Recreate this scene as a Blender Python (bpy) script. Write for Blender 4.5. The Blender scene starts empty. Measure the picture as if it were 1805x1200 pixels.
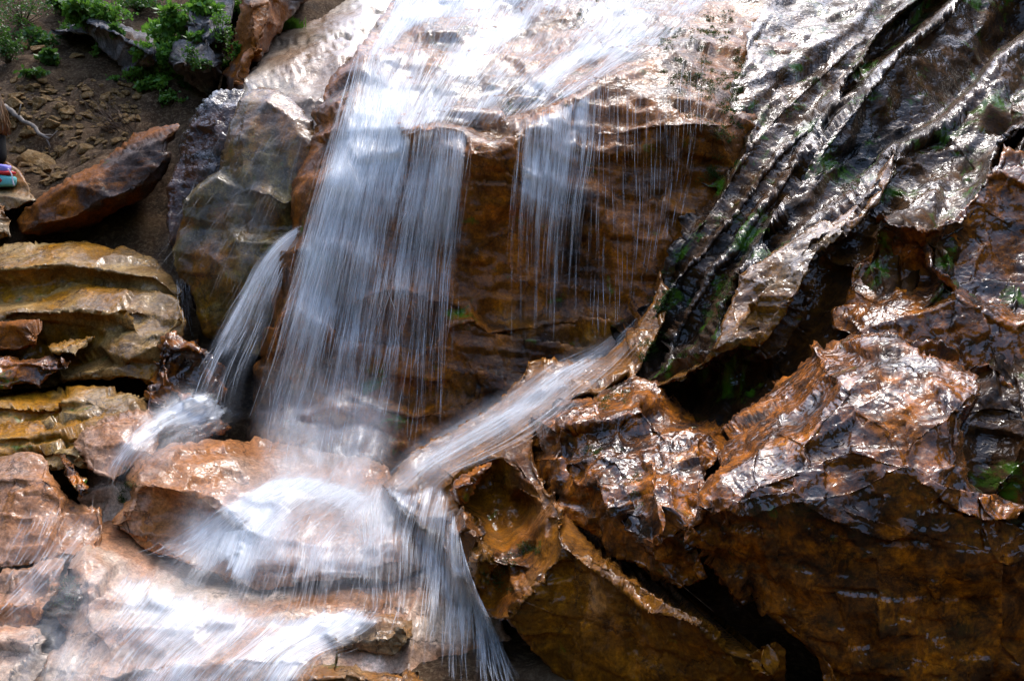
import bpy, math, random
import numpy as np
from mathutils import Vector, Matrix, geometry
from mathutils.bvhtree import BVHTree
S = bpy.context.scene
COL = S.collection
R = math.radians
# ------------------------------------------------------------------ camera, sky, sun, exposure
F = 1563.0
CAMP = np.array([0.0, 0.0, 1.6])
PITCH = R(5)
cd = bpy.data.cameras.new('camera'); cam = bpy.data.objects.new('camera', cd); COL.objects.link(cam)
cam.location = CAMP; cam.rotation_euler = (R(90) - PITCH, 0, 0)
cd.sensor_width = 36; cd.lens = 36 * F / 1805; cd.clip_end = 400; cd.clip_start = 0.05
S.camera = cam
W = bpy.data.worlds.new('World'); S.world = W; W.use_nodes = True
wn = W.node_tree.nodes; bg = wn['Background']
sky = wn.new('ShaderNodeTexSky'); sky.sky_type = 'NISHITA'; sky.sun_disc = False
SUN_EL, SUN_AZ = R(62), R(8)
sky.sun_elevation = SUN_EL; sky.sun_rotation = SUN_AZ; sky.air_density = 1.0; sky.dust_density = 2.5; sky.ozone_density = 1.0
W.node_tree.links.new(sky.outputs[0], bg.inputs[0]); bg.inputs[1].default_value = 0.15
sd = bpy.data.lights.new('sun', 'SUN'); sun = bpy.data.objects.new('sun', sd); COL.objects.link(sun)
sd.energy = 0.5; sd.angle = R(10); sd.color = (1.0, 0.99, 0.975)
sdir = Vector((math.sin(SUN_AZ) * math.cos(SUN_EL), math.cos(SUN_AZ) * math.cos(SUN_EL), math.sin(SUN_EL)))
sun.rotation_euler = (-sdir).to_track_quat('-Z', 'Y').to_euler(); sun.location = (0, 0, 30)
S.view_settings.view_transform = 'Standard'; S.view_settings.look = 'None'
S.view_settings.exposure = 2.05
S.render.engine = 'CYCLES'
S.cycles.transparent_max_bounces = 48; S.cycles.max_bounces = 6; S.cycles.diffuse_bounces = 3
S.cycles.glossy_bounces = 3; S.cycles.transmission_bounces = 4
S.cycles.use_denoising = True
S.cycles.sample_clamp_indirect = 6
cp, sp = math.cos(PITCH), math.sin(PITCH)
FW = np.array([0, cp, -sp]); UP = np.array([0, sp, cp]); RT = np.array([1.0, 0, 0])

def at(x, y, d):
    x = np.asarray(x, float); y = np.asarray(y, float); d = np.asarray(d, float)
    return CAMP + d[..., None] * (((x - 902.5) / F)[..., None] * RT + ((600 - y) / F)[..., None] * UP + FW)

def pix(P):
    q = np.asarray(P) - CAMP
    d = q @ FW
    return np.stack([902.5 + F * (q @ RT) / d, 600 - F * (q @ UP) / d, d], -1)

# ------------------------------------------------------------------ noise
def _h(i, j, k, s):
    n = (i.astype(np.int64) * 374761393 + j.astype(np.int64) * 668265263 + k.astype(np.int64) * 2147483647 + s * 974634777) & 0xffffffff
    n = ((n ^ (n >> 13)) * 1274126177) & 0xffffffff
    n = ((n ^ (n >> 16)) * 2246822519) & 0xffffffff
    return (n ^ (n >> 15)) & 0xffffffff

def perlin(P, s=0):
    I = np.floor(P).astype(np.int64); f = P - I
    u = f * f * f * (f * (f * 6 - 15) + 10)
    out = np.zeros(len(P))
    for dx in (0, 1):
        for dy in (0, 1):
            for dz in (0, 1):
                h = _h(I[:, 0] + dx, I[:, 1] + dy, I[:, 2] + dz, s)
                gx = (h & 1023) / 511.5 - 1; gy = ((h >> 10) & 1023) / 511.5 - 1; gz = ((h >> 20) & 1023) / 511.5 - 1
                g = gx * (f[:, 0] - dx) + gy * (f[:, 1] - dy) + gz * (f[:, 2] - dz)
                w = (u[:, 0] if dx else 1 - u[:, 0]) * (u[:, 1] if dy else 1 - u[:, 1]) * (u[:, 2] if dz else 1 - u[:, 2])
                out += g * w
    return out * 1.1

def fbm(P, o=4, s=0, g=0.5):
    v = np.zeros(len(P)); a = 1.0
    for i in range(o):
        v += a * perlin(P * 2 ** i + 17.3 * i, s + i); a *= g
    return v

def ridged(P, o=4, s=0, g=0.5):
    v = np.zeros(len(P)); a = 1.0
    for i in range(o):
        v += a * (1 - 2.2 * np.abs(perlin(P * 2 ** i + 9.1 * i, s + i))); a *= g
    return v * 0.5

def facets(P, s=0, tilt=1.3):
    """broken-stone relief: every cell is a plane with its own tilt and height"""
    I = np.floor(P).astype(np.int64)
    val = np.full(len(P), 1e9)
    for dx in (-1, 0, 1):
        for dy in (-1, 0, 1):
            for dz in (-1, 0, 1):
                c0 = I[:, 0] + dx; c1 = I[:, 1] + dy; c2 = I[:, 2] + dz
                h = _h(c0, c1, c2, s); h2 = _h(c0, c1, c2, s + 7)
                ax = P[:, 0] - c0 - (h & 1023) / 1023.; ay = P[:, 1] - c1 - ((h >> 10) & 1023) / 1023.; az = P[:, 2] - c2 - ((h >> 20) & 1023) / 1023.
                gx = (h2 & 1023) / 511.5 - 1; gy = ((h2 >> 10) & 1023) / 511.5 - 1; gz = ((h2 >> 20) & 1023) / 511.5 - 1
                v = (gx * ax + gy * ay + gz * az) * tilt + .3 * (ax * ax + ay * ay + az * az) + (((h >> 5) & 255) / 255. - .5) * 0.5
                val = np.minimum(val, v)
    return val + .3

# ------------------------------------------------------------------ node materials
def newmat(name):
    m = bpy.data.materials.new(name); m.use_nodes = True
    nt = m.node_tree; nt.nodes.clear()
    return m, nt, nt.nodes, nt.links

def N(nt, typ, **kw):
    n = nt.nodes.new('ShaderNode' + typ)
    for k, v in kw.items():
        if k.startswith('i_'):
            n.inputs[k[2:].replace('_', ' ')].default_value = v
        else:
            setattr(n, k, v)
    return n

def ramp(nt, fac, stops, interp='LINEAR'):
    r = nt.nodes.new('ShaderNodeValToRGB'); r.color_ramp.interpolation = interp
    e = r.color_ramp.elements
    while len(e) < len(stops): e.new(0.5)
    for i, (p, c) in enumerate(stops):
        e[i].position = p
        e[i].color = (c, c, c, 1) if isinstance(c, (int, float)) else (*c, 1)
    nt.links.new(fac, r.inputs[0])
    return r.outputs[0]

def noise(nt, vec, scale, detail=6, rough=.6, dist=0.0):
    n = nt.nodes.new('ShaderNodeTexNoise'); n.inputs['Scale'].default_value = scale
    n.inputs['Detail'].default_value = detail; n.inputs['Roughness'].default_value = rough
    n.inputs['Distortion'].default_value = dist
    nt.links.new(vec, n.inputs['Vector'])
    return n.outputs['Fac']

def mixc(nt, fac, a, b, typ='MIX'):
    m = nt.nodes.new('ShaderNodeMix'); m.data_type = 'RGBA'; m.blend_type = typ
    for sock, v in ((m.inputs[0], fac), (m.inputs[6], a), (m.inputs[7], b)):
        if hasattr(v, 'links'): nt.links.new(v, sock)
        elif isinstance(v, (int, float)): sock.default_value = v
        else: sock.default_value = (*v, 1)
    return m.outputs[2]

def math_(nt, op, a, b=None, c=None):
    m = nt.nodes.new('ShaderNodeMath'); m.operation = op
    for i, v in enumerate((a, b, c)):
        if v is None: continue
        if hasattr(v, 'links'): nt.links.new(v, m.inputs[i])
        else: m.inputs[i].default_value = v
    return m.outputs[0]

def rock_mat(name, stops, scale=2.2, stain=None, stain_amt=.5, moss=0.0, wet=1.0, wet_rough=.1, ripple=1.0, bump=.5, dry=0.0, speck=.35, strata=None, seed=0.0, grain=1.0, deep=1.0, dim=1.0, ior=1.42, mottle=.6, rip_s=1.0, streak=0.0, sat=1.18, hue=.505, moss_col=(.03, .062, .008)):
    """stops: colour ramp of the stone; stain: second colour in large patches; wet: film of water (coat)"""
    m, nt, nd, L = newmat(name)
    stops = [(q, tuple(dim * v_ ** deep for v_ in c_)) for q, c_ in stops]
    if stain: stain = tuple(dim * v_ ** deep for v_ in stain)
    tc = N(nt, 'TexCoord'); mp = N(nt, 'Mapping'); mp.inputs['Location'].default_value = (seed * 3.7, seed * 1.3, seed * 5.1)
    L.new(tc.outputs['Object'], mp.inputs[0]); v = mp.outputs[0]
    n1 = noise(nt, v, scale, 9, .68, .4)
    col = ramp(nt, n1, stops)
    if stain:
        sf = ramp(nt, noise(nt, v, scale * .55, 6, .62, .6), [(.62 - stain_amt * .4, 0), (.74 - stain_amt * .4, 1)])
        sc = mixc(nt, noise(nt, v, scale * 5, 6, .7), stain, tuple(c * .35 for c in stain))
        col = mixc(nt, sf, col, sc)
    # fine mineral grain and dark specks
    g1 = ramp(nt, noise(nt, v, 55 * grain, 4, .8), [(.3, .42), (.7, 1.5)])
    col = mixc(nt, 1.0, col, g1, 'MULTIPLY')
    sp_ = ramp(nt, noise(nt, v, 17, 8, .75, .8), [(.30, 0), (.46, 1)])
    dk = mixc(nt, speck, (1, 1, 1), (.25, .2, .17))
    col = mixc(nt, 1.0, col, mixc(nt, sp_, dk, (1, 1, 1)), 'MULTIPLY')
    if mottle:
        mt = ramp(nt, noise(nt, v, scale * 3.4, 8, .74, .5), [(.40, .10), (.52, .55), (.62, 1.25)])
        col = mixc(nt, mottle, col, mixc(nt, 1.0, col, mt, 'MULTIPLY'))
    if streak:
        sm = N(nt, 'Mapping'); sm.inputs['Scale'].default_value = (7, 7, .55); L.new(v, sm.inputs[0])
        col = mixc(nt, streak, col, mixc(nt, 1.0, col, ramp(nt, noise(nt, sm.outputs[0], 1, 6, .65, .3), [(.40, .09), (.50, .6), (.60, 1.15)]), 'MULTIPLY'))
    vo = nt.nodes.new('ShaderNodeTexVoronoi'); vo.feature = 'DISTANCE_TO_EDGE'; vo.inputs['Scale'].default_value = scale * 1.15
    wv = N(nt, 'VectorMath', operation='MULTIPLY_ADD'); nz = nt.nodes.new('ShaderNodeTexNoise'); nz.inputs['Scale'].default_value = 2.6; nz.inputs['Detail'].default_value = 7; nz.inputs['Roughness'].default_value = .65
    L.new(v, nz.inputs['Vector']); L.new(nz.outputs['Color'], wv.inputs[0]); wv.inputs[1].default_value = (.55, .55, .55); L.new(v, wv.inputs[2]); L.new(wv.outputs[0], vo.inputs['Vector'])
    crm = ramp(nt, noise(nt, v, 1.9, 4, .6), [(.44, 0), (.54, 1)])                    # cracks come and go
    crk = math_(nt, 'MULTIPLY', ramp(nt, vo.outputs['Distance'], [(0.0, 1), (.022, 0)]), crm)
    col = mixc(nt, math_(nt, 'MULTIPLY', crk, .7), col, (.012, .008, .006))
    if moss > 0:
        mf = ramp(nt, noise(nt, v, 3.1, 7, .7, .5), [(.68 - moss * .35, 0), (.76 - moss * .35, 1)])
        mc = mixc(nt, noise(nt, v, 60, 3, .7), moss_col, tuple(c * 2.2 for c in moss_col))
        col = mixc(nt, mf, col, mc)
    hs = N(nt, 'HueSaturation'); hs.inputs['Saturation'].default_value = sat; hs.inputs['Hue'].default_value = hue; L.new(col, hs.inputs['Color']); col = hs.outputs[0]
    p = N(nt, 'BsdfPrincipled'); L.new(col, p.inputs['Base Color'])
    p.inputs['Roughness'].default_value = .8; p.inputs['Specular IOR Level'].default_value = .12
    out = N(nt, 'OutputMaterial'); L.new(p.outputs[0], out.inputs[0])
    hb = noise(nt, v, 26, 8, .72, .3)
    if strata:
        sv = N(nt, 'Mapping'); sv.vector_type = 'POINT'; sv.inputs['Rotation'].default_value = strata[0]; sv.inputs['Scale'].default_value = strata[1]
        L.new(v, sv.inputs[0])
        hs = noise(nt, sv.outputs[0], 1.0, 6, .7, .15)
        hb = math_(nt, 'MULTIPLY_ADD', hs, strata[2], hb)
    hb = math_(nt, 'MULTIPLY_ADD', crk, -.7, hb)
    b1 = N(nt, 'Bump'); b1.inputs['Strength'].default_value = bump; b1.inputs['Distance'].default_value = .03
    L.new(hb, b1.inputs['Height']); L.new(b1.outputs[0], p.inputs['Normal'])
    if wet > 0:
        wf = ramp(nt, noise(nt, v, 3.3, 6, .6, .3), [(.30 + dry * .25, .15), (.42 + dry * .3, 1.0)])
        L.new(math_(nt, 'MULTIPLY', wf, wet), p.inputs['Coat Weight'])
        p.inputs['Coat IOR'].default_value = ior; p.inputs['Coat Roughness'].default_value = wet_rough
        h2 = math_(nt, 'MULTIPLY_ADD', noise(nt, v, 26 * rip_s, 1.5, .5, 1.0), .8, math_(nt, 'MULTIPLY', noise(nt, v, 8 * rip_s, 3, .5, .6), 1.8))
        b2 = N(nt, 'Bump'); b2.inputs['Strength'].default_value = .85 * ripple; b2.inputs['Distance'].default_value = .02
        L.new(h2, b2.inputs['Height']); L.new(b2.outputs[0], p.inputs['Coat Normal'])
    return m

def simple_mat(name, c1, c2, scale=20, rough=.8, bump=.3, spec=.3, sub=0.0, trans=0.0):
    m, nt, nd, L = newmat(name)
    tc = N(nt, 'TexCoord'); v = tc.outputs['Object']
    n = noise(nt, v, scale, 5, .65)
    p = N(nt, 'BsdfPrincipled'); L.new(mixc(nt, ramp(nt, n, [(.3, 0), (.7, 1)]), c1, c2), p.inputs['Base Color'])
    p.inputs['Roughness'].default_value = rough; p.inputs['Specular IOR Level'].default_value = spec
    b = N(nt, 'Bump'); b.inputs['Strength'].default_value = bump; b.inputs['Distance'].default_value = .01
    L.new(n, b.inputs['Height']); L.new(b.outputs[0], p.inputs['Normal'])
    o = N(nt, 'OutputMaterial')
    if trans:
        t = N(nt, 'BsdfTranslucent'); t.inputs[0].default_value = (*[c * 1.5 for c in c2], 1)
        mx = N(nt, 'MixShader'); mx.inputs[0].default_value = trans
        L.new(p.outputs[0], mx.inputs[1]); L.new(t.outputs[0], mx.inputs[2]); L.new(mx.outputs[0], o.inputs[0])
    else:
        L.new(p.outputs[0], o.inputs[0])
    return m

# ------------------------------------------------------------------ mesh helpers
def tag(o, label=None, cat=None, group=None, kind=None):
    if label: o['label'] = label
    if cat: o['category'] = cat
    if group: o['group'] = group
    if kind: o['kind'] = kind
    return o

def mesh_obj(name, V, Fc, mats, parent=None, loc=None, smooth=True, mi=None, attrs=None):
    V = np.asarray(V, float)
    if loc is None:
        loc = np.array([V[:, 0].mean(), V[:, 1].mean(), V[:, 2].min()]) if parent is None else np.zeros(3)
    loc = np.asarray(loc, float)
    me = bpy.data.meshes.new(name)
    if isinstance(Fc, np.ndarray):
        me.vertices.add(len(V)); me.vertices.foreach_set('co', (V - loc).ravel())
        k = Fc.shape[1]
        me.loops.add(Fc.size); me.loops.foreach_set('vertex_index', Fc.ravel().astype(np.int32))
        me.polygons.add(len(Fc)); me.polygons.foreach_set('loop_start', np.arange(0, Fc.size, k, dtype=np.int32))
    else:
        me.from_pydata([tuple(p) for p in (V - loc)], [], [tuple(int(i) for i in f) for f in Fc])
    if not isinstance(mats, (list, tuple)): mats = [mats]
    for m in mats: me.materials.append(m)
    if mi is not None: me.polygons.foreach_set('material_index', np.asarray(mi, np.int32))
    if attrs:
        for an, (ty, arr) in attrs.items():
            a = me.attributes.new(an, ty, 'POINT')
            a.data.foreach_set('vector' if ty == 'FLOAT_VECTOR' else 'value', np.asarray(arr, np.float32).ravel())
    me.update(calc_edges=True); me.validate()
    me.polygons.foreach_set('use_smooth', np.full(len(me.polygons), smooth))
    o = bpy.data.objects.new(name, me); COL.objects.link(o); o.location = loc
    if parent: o.parent = parent
    return o

def inside(px, poly):
    x, y = px[:, 0], px[:, 1]; r = np.zeros(len(px), bool)
    n = len(poly)
    for i in range(n):
        x1, y1 = poly[i]; x2, y2 = poly[(i + 1) % n]
        c = ((y1 > y) != (y2 > y)) & (x < (x2 - x1) * (y - y1) / ((y2 - y1) if y2 != y1 else 1e-9) + x1)
        r ^= c
    return r

def seg_dist(px, segs):
    d = np.full(len(px), 1e9)
    for a, b in segs:
        a = np.array(a[:2], float); b = np.array(b[:2], float); ab = b - a
        t = np.clip(((px - a) @ ab) / max(ab @ ab, 1e-9), 0, 1)
        q = px - a - t[:, None] * ab
        d = np.minimum(d, np.hypot(q[:, 0], q[:, 1]))
    return d

ROCKV, ROCKF, NV = [], [], 0        # everything water can run over
def register(V, Fc):
    global NV
    ROCKV.append(V); ROCKF.append(np.asarray(Fc) + NV); NV += len(V)

def rock(name, label, cat, outline, creases=(), pts=(), mat=None, res=5, thick=.6, rnd=.08, rpx=14, jit=2.5,
         a_fac=.05, f_fac=3.0, a_fbm=.03, f_fbm=3.0, a_rid=0.0, f_rid=3.0, strat=None, a_str=.04, f_str=8.0, s_warp=1.0, along=None, s_q=1.4, a_brk=0.0,
         soft=1, seed=1, kind=None, group=None, shrink=.12, back_dir=None, reg=True, dmax=None):
    """a boulder or ledge: outline and break lines with their own distances, surfaced, broken up, given sides and a back"""
    rng = np.random.default_rng(seed)
    lips = [list(c) for c in creases]
    cv = [tuple(p) for p in outline]; ce = [(i, (i + 1) % len(outline)) for i in range(len(outline))]
    for c in lips:
        b = len(cv); cv += [tuple(p) for p in c]; ce += [(b + i, b + i + 1) for i in range(len(c) - 1)]
    cv += [tuple(p) for p in pts]
    cv_ = np.array(cv, float)
    r = geometry.delaunay_2d_cdt([Vector((p[0], -p[1])) for p in cv], ce, [], 1, 1e-3)
    vv = np.array([[q.x, -q.y] for q in r[0]]); dd = np.zeros(len(vv))
    for i, og in enumerate(r[3]):
        if og: dd[i] = cv_[og[0], 2]
        else:
            w = 1 / (np.hypot(*(cv_[:, :2] - vv[i]).T) + 1e-3) ** 3
            dd[i] = (w * cv_[:, 2]).sum() / w.sum()
    tri = np.array([f for f in r[2]])
    # dense points
    def dens(pl, closed, j):
        out = []
        n = len(pl)
        for i in range(n if closed else n - 1):
            a = np.array(pl[i][:2], float); b = np.array(pl[(i + 1) % n][:2], float)
            k = max(1, int(np.hypot(*(b - a)) / res)); nn = np.array([-(b - a)[1], (b - a)[0]]) / max(np.hypot(*(b - a)), 1e-6)
            for q in range(k):
                t = q / k; p = a + (b - a) * t
                P3 = np.array([[p[0] * .03, p[1] * .03, seed * 1.7]])
                o = j * (fbm(P3, 4, seed, .6)[0] * 1.8) if j else 0
                out.append(p + nn * o)
        if not closed: out.append(np.array(pl[-1][:2], float))
        return out
    ol = dens(outline, True, jit); nb = len(ol)
    D = list(ol); E = [(i, (i + 1) % nb) for i in range(nb)]
    for c in lips:
        b = len(D); cc = dens(c, False, jit * .6); D += cc; E += [(b + i, b + i + 1) for i in range(len(cc) - 1)]
    Da = np.array(D); lo = Da[:nb].min(0); hi = Da[:nb].max(0)
    gx, gy = np.meshgrid(np.arange(lo[0], hi[0], res), np.arange(lo[1], hi[1], res * .87))
    gx = gx + (np.arange(gx.shape[0]) % 2)[:, None] * res * .5
    G = np.stack([gx.ravel(), gy.ravel()], -1) + rng.uniform(-.22, .22, (gx.size, 2)) * res
    poly = [tuple(p) for p in Da[:nb]]
    G = G[inside(G, poly)]
    segs = [(D[a], D[b]) for a, b in E]
    # cheap distance to the break lines through a hash of their points
    key = {}
    for p in D: key.setdefault((int(p[0] // res), int(p[1] // res)), []).append(p)
    keep = np.ones(len(G), bool)
    for i, g in enumerate(G):
        cx, cy = int(g[0] // res), int(g[1] // res)
        for ax in (-1, 0, 1):
            for ay in (-1, 0, 1):
                for p in key.get((cx + ax, cy + ay), ()):
                    if (p[0] - g[0]) ** 2 + (p[1] - g[1]) ** 2 < (res * .62) ** 2: keep[i] = False
    G = G[keep]
    allp = np.vstack([Da, G])
    r2 = geometry.delaunay_2d_cdt([Vector((p[0], -p[1])) for p in allp], E, [], 1, 1e-4)
    P2 = np.array([[q.x, -q.y] for q in r2[0]]); T = np.array(r2[2])
    # keep the one largest piece
    par = np.arange(len(P2))
    for _ in range(400):
        mn = np.minimum(np.minimum(par[T[:, 0]], par[T[:, 1]]), par[T[:, 2]])
        new = par.copy()
        for k in range(3): np.minimum.at(new, T[:, k], mn)
        new = new[new]
        if (new == par).all(): break
        par = new
    big = np.bincount(par[T[:, 0]]).argmax(); T = T[par[T[:, 0]] == big]
    us = np.unique(T); remap = np.full(len(P2), -1); remap[us] = np.arange(len(us)); T = remap[T]; P2 = P2[us]
    ae = np.vstack([T[:, [0, 1]], T[:, [1, 2]], T[:, [2, 0]]]); code = ae[:, 0] * (len(P2) + 1) + ae[:, 1]; rev = ae[:, 1] * (len(P2) + 1) + ae[:, 0]
    BE = ae[~np.isin(code, rev)]
    # distances from the break-line triangles
    best = np.full(len(P2), -1e9); dep = np.zeros(len(P2))
    for t in tri:
        a, b, c = vv[t[0]], vv[t[1]], vv[t[2]]
        den = (b[1] - c[1]) * (a[0] - c[0]) + (c[0] - b[0]) * (a[1] - c[1])
        if abs(den) < 1e-6: continue
        l0 = ((b[1] - c[1]) * (P2[:, 0] - c[0]) + (c[0] - b[0]) * (P2[:, 1] - c[1])) / den
        l1 = ((c[1] - a[1]) * (P2[:, 0] - c[0]) + (a[0] - c[0]) * (P2[:, 1] - c[1])) / den
        l2 = 1 - l0 - l1
        mb = np.minimum(np.minimum(l0, l1), l2)
        l = np.clip(np.stack([l0, l1, l2]), 0, 1); l /= l.sum(0)
        z = l[0] * dd[t[0]] + l[1] * dd[t[1]] + l[2] * dd[t[2]]
        m_ = mb > best; best = np.where(m_, mb, best); dep = np.where(m_, z, dep)
    ed = np.vstack([T[:, [0, 1]], T[:, [1, 2]], T[:, [2, 0]]]); ed = np.unique(np.sort(ed, 1), axis=0)
    deg = np.bincount(ed.ravel(), minlength=len(P2)).clip(1)
    for _ in range(soft):
        s_ = np.bincount(ed[:, 0], dep[ed[:, 1]], len(P2)) + np.bincount(ed[:, 1], dep[ed[:, 0]], len(P2))
        dep = .4 * dep + .6 * s_ / deg
    ds = seg_dist(P2, [(outline[i], outline[(i + 1) % len(outline)]) for i in range(len(outline))])
    u = 1 - np.clip(ds / rpx, 0, 1)
    dep = dep + rnd * (1 - np.sqrt(np.clip(1 - u * u, 0, 1)))
    P = at(P2[:, 0], P2[:, 1], dep)
    def normals(P):
        fn = np.cross(P[T[:, 1]] - P[T[:, 0]], P[T[:, 2]] - P[T[:, 0]])
        n = np.zeros_like(P)
        for k in range(3):
            for c in range(3): n[:, c] += np.bincount(T[:, k], fn[:, c], len(P))
        return n / (np.linalg.norm(n, axis=1)[:, None] + 1e-12)
    n = normals(P)
    for _ in range(4):
        q = np.zeros_like(n)
        for c in range(3): q[:, c] = np.bincount(ed[:, 0], n[ed[:, 1], c], len(P)) + np.bincount(ed[:, 1], n[ed[:, 0], c], len(P))
        n = .3 * n + .7 * q / deg[:, None]
    n /= np.linalg.norm(n, axis=1)[:, None] + 1e-12
    off = np.array([seed * 3.1, seed * 7.7, seed * 1.9])
    wv = np.stack([fbm(P * 2.2 + off, 3, 51), fbm(P * 2.2 + off, 3, 61), fbm(P * 2.2 + off, 3, 71)], -1) * .12
    Q = P + wv
    el = np.bincount(ed[:, 0], np.linalg.norm(P[ed[:, 0]] - P[ed[:, 1]], axis=1), len(P)) + np.bincount(ed[:, 1], np.linalg.norm(P[ed[:, 0]] - P[ed[:, 1]], axis=1), len(P))
    el = el / deg
    bl = lambda f: np.clip((1 / (f * el) - 2.2) / 3.5, 0, 1)      # leave out relief finer than the mesh can carry
    h = np.zeros(len(P))
    for k in range(5): h += a_fbm * .55 ** k * perlin(Q * f_fbm * 2 ** k + off + 17 * k, seed + k) * bl(f_fbm * 2 ** k)
    if a_fac:
        sc = np.ones(3)
        QQ = Qf = P + wv * .3
        if strat is not None:
            sn = np.array(strat, float); sn /= np.linalg.norm(sn)
            QQ = Qf + (Qf @ sn)[:, None] * sn * s_q
            if along is not None: QQ = QQ - (Qf @ along)[:, None] * along * .5
        h += a_fac * facets(QQ * f_fac + off, seed) * bl(f_fac) + a_fac * .45 * facets((QQ * .3 + Qf * .7) * f_fac * 2.7 + off, seed + 3) * bl(f_fac * 2.7) + a_fac * .24 * facets(Qf * f_fac * 6.5 + off, seed + 5) * bl(f_fac * 6.5)
    if a_brk: h += a_brk * facets((P + wv * .3) * 4.2 + off, seed + 40) * bl(4.2) + a_brk * .5 * facets((P + wv * .3) * 10 + off, seed + 41) * bl(10)
    if a_rid: h += a_rid * ridged(Q * f_rid + off, 3, seed) * bl(f_rid * 3)
    if strat is not None and a_str:
        sn = np.array(strat, float); sn /= np.linalg.norm(sn)
        t = (P @ sn) * f_str + 1.4 * s_warp * fbm(P * (.6 + s_warp) + off, 4, seed + 9) 
        fr = t - np.floor(t)
        lay = _h(np.floor(t).astype(np.int64), np.zeros(len(t), np.int64), np.zeros(len(t), np.int64), seed) / 4294967295. - .5
        h += a_str * (lay * 1.2 * np.minimum(1, np.minimum(fr, 1 - fr) * 6) + (np.where(fr < .8, fr / .8, (1 - fr) / .2) - .5) * .6) * bl(f_str)
    P = P + n * h[:, None]
    # sides and back
    lp = np.unique(BE); li = np.full(len(P), -1); li[lp] = np.arange(len(lp)); e0 = li[BE[:, 0]]; e1 = li[BE[:, 1]]
    base = P[lp]; cen = base.mean(0)
    vd = (cen - CAMP); vd = vd / np.linalg.norm(vd) if back_dir is None else np.array(back_dir, float) / np.linalg.norm(back_dir)
    V = [P]; Fq = []; prev = lp; cnt = len(P)
    for k, (s_, sh) in enumerate(((.12, .0), (.35, .25), (.7, .6), (1.0, 1.0))):
        ring = base + vd * thick * s_ + (cen - base) * shrink * sh
        ring = ring + fbm(ring * 3 + off, 3, seed + 20)[:, None] * .05 * vd * min(1, thick)
        idx = cnt + np.arange(len(lp)); cnt += len(lp); V.append(ring)
        Fq.append(np.stack([prev[e0], idx[e0], prev[e1]], -1)); Fq.append(np.stack([prev[e1], idx[e0], idx[e1]], -1)); prev = idx
    V.append((cen + vd * thick)[None]); Fq.append(np.stack([prev[e0], np.full(len(e0), cnt), prev[e1]], -1))
    V = np.vstack(V); FF = np.vstack([T] + Fq)
    o = mesh_obj(name, V, FF, mat)
    tag(o, label, None if kind == 'structure' else cat, group, kind)
    if reg: register(P, T)
    return o
# ------------------------------------------------------------------ stone materials
M = {}
ORANGE = (.34, .135, .022)
M['main'] = rock_mat('wet_brown_stone', dim=2.1, deep=1.4, stops=[(.25, (.012, .007, .004)), (.44, (.075, .034, .013)), (.58, (.21, .10, .033)), (.78, (.30, .20, .11))], scale=2.0, stain=ORANGE, stain_amt=.55, moss=0.22, seed=1, ripple=.6, wet=.5, wet_rough=.2, ior=1.33, streak=0.5)
M['slab'] = rock_mat('wet_dark_slab_stone', dim=0.6, deep=1.2, stops=[(.25, (.007, .007, .007)), (.46, (.022, .017, .012)), (.62, (.10, .046, .018)), (.8, (.24, .13, .065))], scale=1.6, stain=(.26, .11, .025), stain_amt=0.55, moss=0.36, seed=2, ripple=0.75, wet=0.8, wet_rough=0.07, ior=1.38, rip_s=0.85, dry=0.38, mottle=0.85)
M['orange'] = rock_mat('wet_orange_stone', dim=2.1, deep=1.5, stops=[(.25, (.014, .007, .003)), (.42, (.075, .032, .008)), (.56, (.27, .11, .02)), (.78, (.42, .21, .06))], scale=2.6, stain=(.38, .155, .018), stain_amt=.5, moss=0.18, seed=3, ripple=0.75, wet=1, wet_rough=0.11, dry=0.35, ior=1.5, mottle=1.0, rip_s=0.8)
M['tongue'] = rock_mat('wet_rusty_tan_stone', dim=1.45, deep=1.25, stops=[(.25, (.05, .025, .012)), (.45, (.19, .085, .04)), (.6, (.34, .19, .11)), (.8, (.44, .30, .21))], scale=2.4, stain=(.34, .15, .04), stain_amt=0.62, moss=.05, seed=4, ripple=0.5, wet=0.75, wet_rough=.12, ior=1.36, mottle=0.6)
M['tan'] = rock_mat('damp_tan_stone', dim=1.5, deep=1.25, stops=[(.25, (.06, .04, .02)), (.45, (.22, .14, .07)), (.62, (.32, .24, .14)), (.8, (.42, .34, .23))], scale=2.3, stain=(.33, .155, .035), stain_amt=.5, moss=.1, seed=5, ripple=0.45, wet=0.6, wet_rough=.16, dry=.3, ior=1.34, mottle=0.4, sat=1.0, hue=0.5)
M['shelf'] = rock_mat('wet_ochre_shelf_stone', dim=1.75, deep=1.15, stops=[(.25, (.03, .02, .01)), (.45, (.16, .095, .04)), (.62, (.29, .20, .10)), (.8, (.40, .32, .21))], scale=2.0, stain=(.34, .16, .03), stain_amt=0.34, moss=.12, seed=6, ripple=0.4, wet=0.65, wet_rough=.16, strata=((0, 0, 0), (1.2, 1.2, 16), .9), ior=1.34, mottle=0.45, sat=1.12, hue=0.502)
M['pale'] = rock_mat('pale_washed_stone', dim=1.7, deep=1.15, stops=[(.25, (.16, .10, .06)), (.45, (.36, .27, .19)), (.62, (.48, .38, .29)), (.8, (.56, .48, .40))], scale=2.0, stain=(.42, .20, .085), stain_amt=.5, moss=.03, seed=7, ripple=0.4, wet=0.6, wet_rough=.18, speck=.25, ior=1.34, mottle=0.3, sat=0.95, hue=0.5)
M['dark'] = rock_mat('wet_black_purple_stone', dim=0.6, deep=1.15, stops=[(.25, (.01, .009, .01)), (.5, (.04, .03, .033)), (.75, (.12, .085, .08))], scale=2.5, stain=(.24, .075, .02), stain_amt=0.5, moss=.05, seed=8, ripple=0.9, wet=0.8, ior=1.36)
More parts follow.
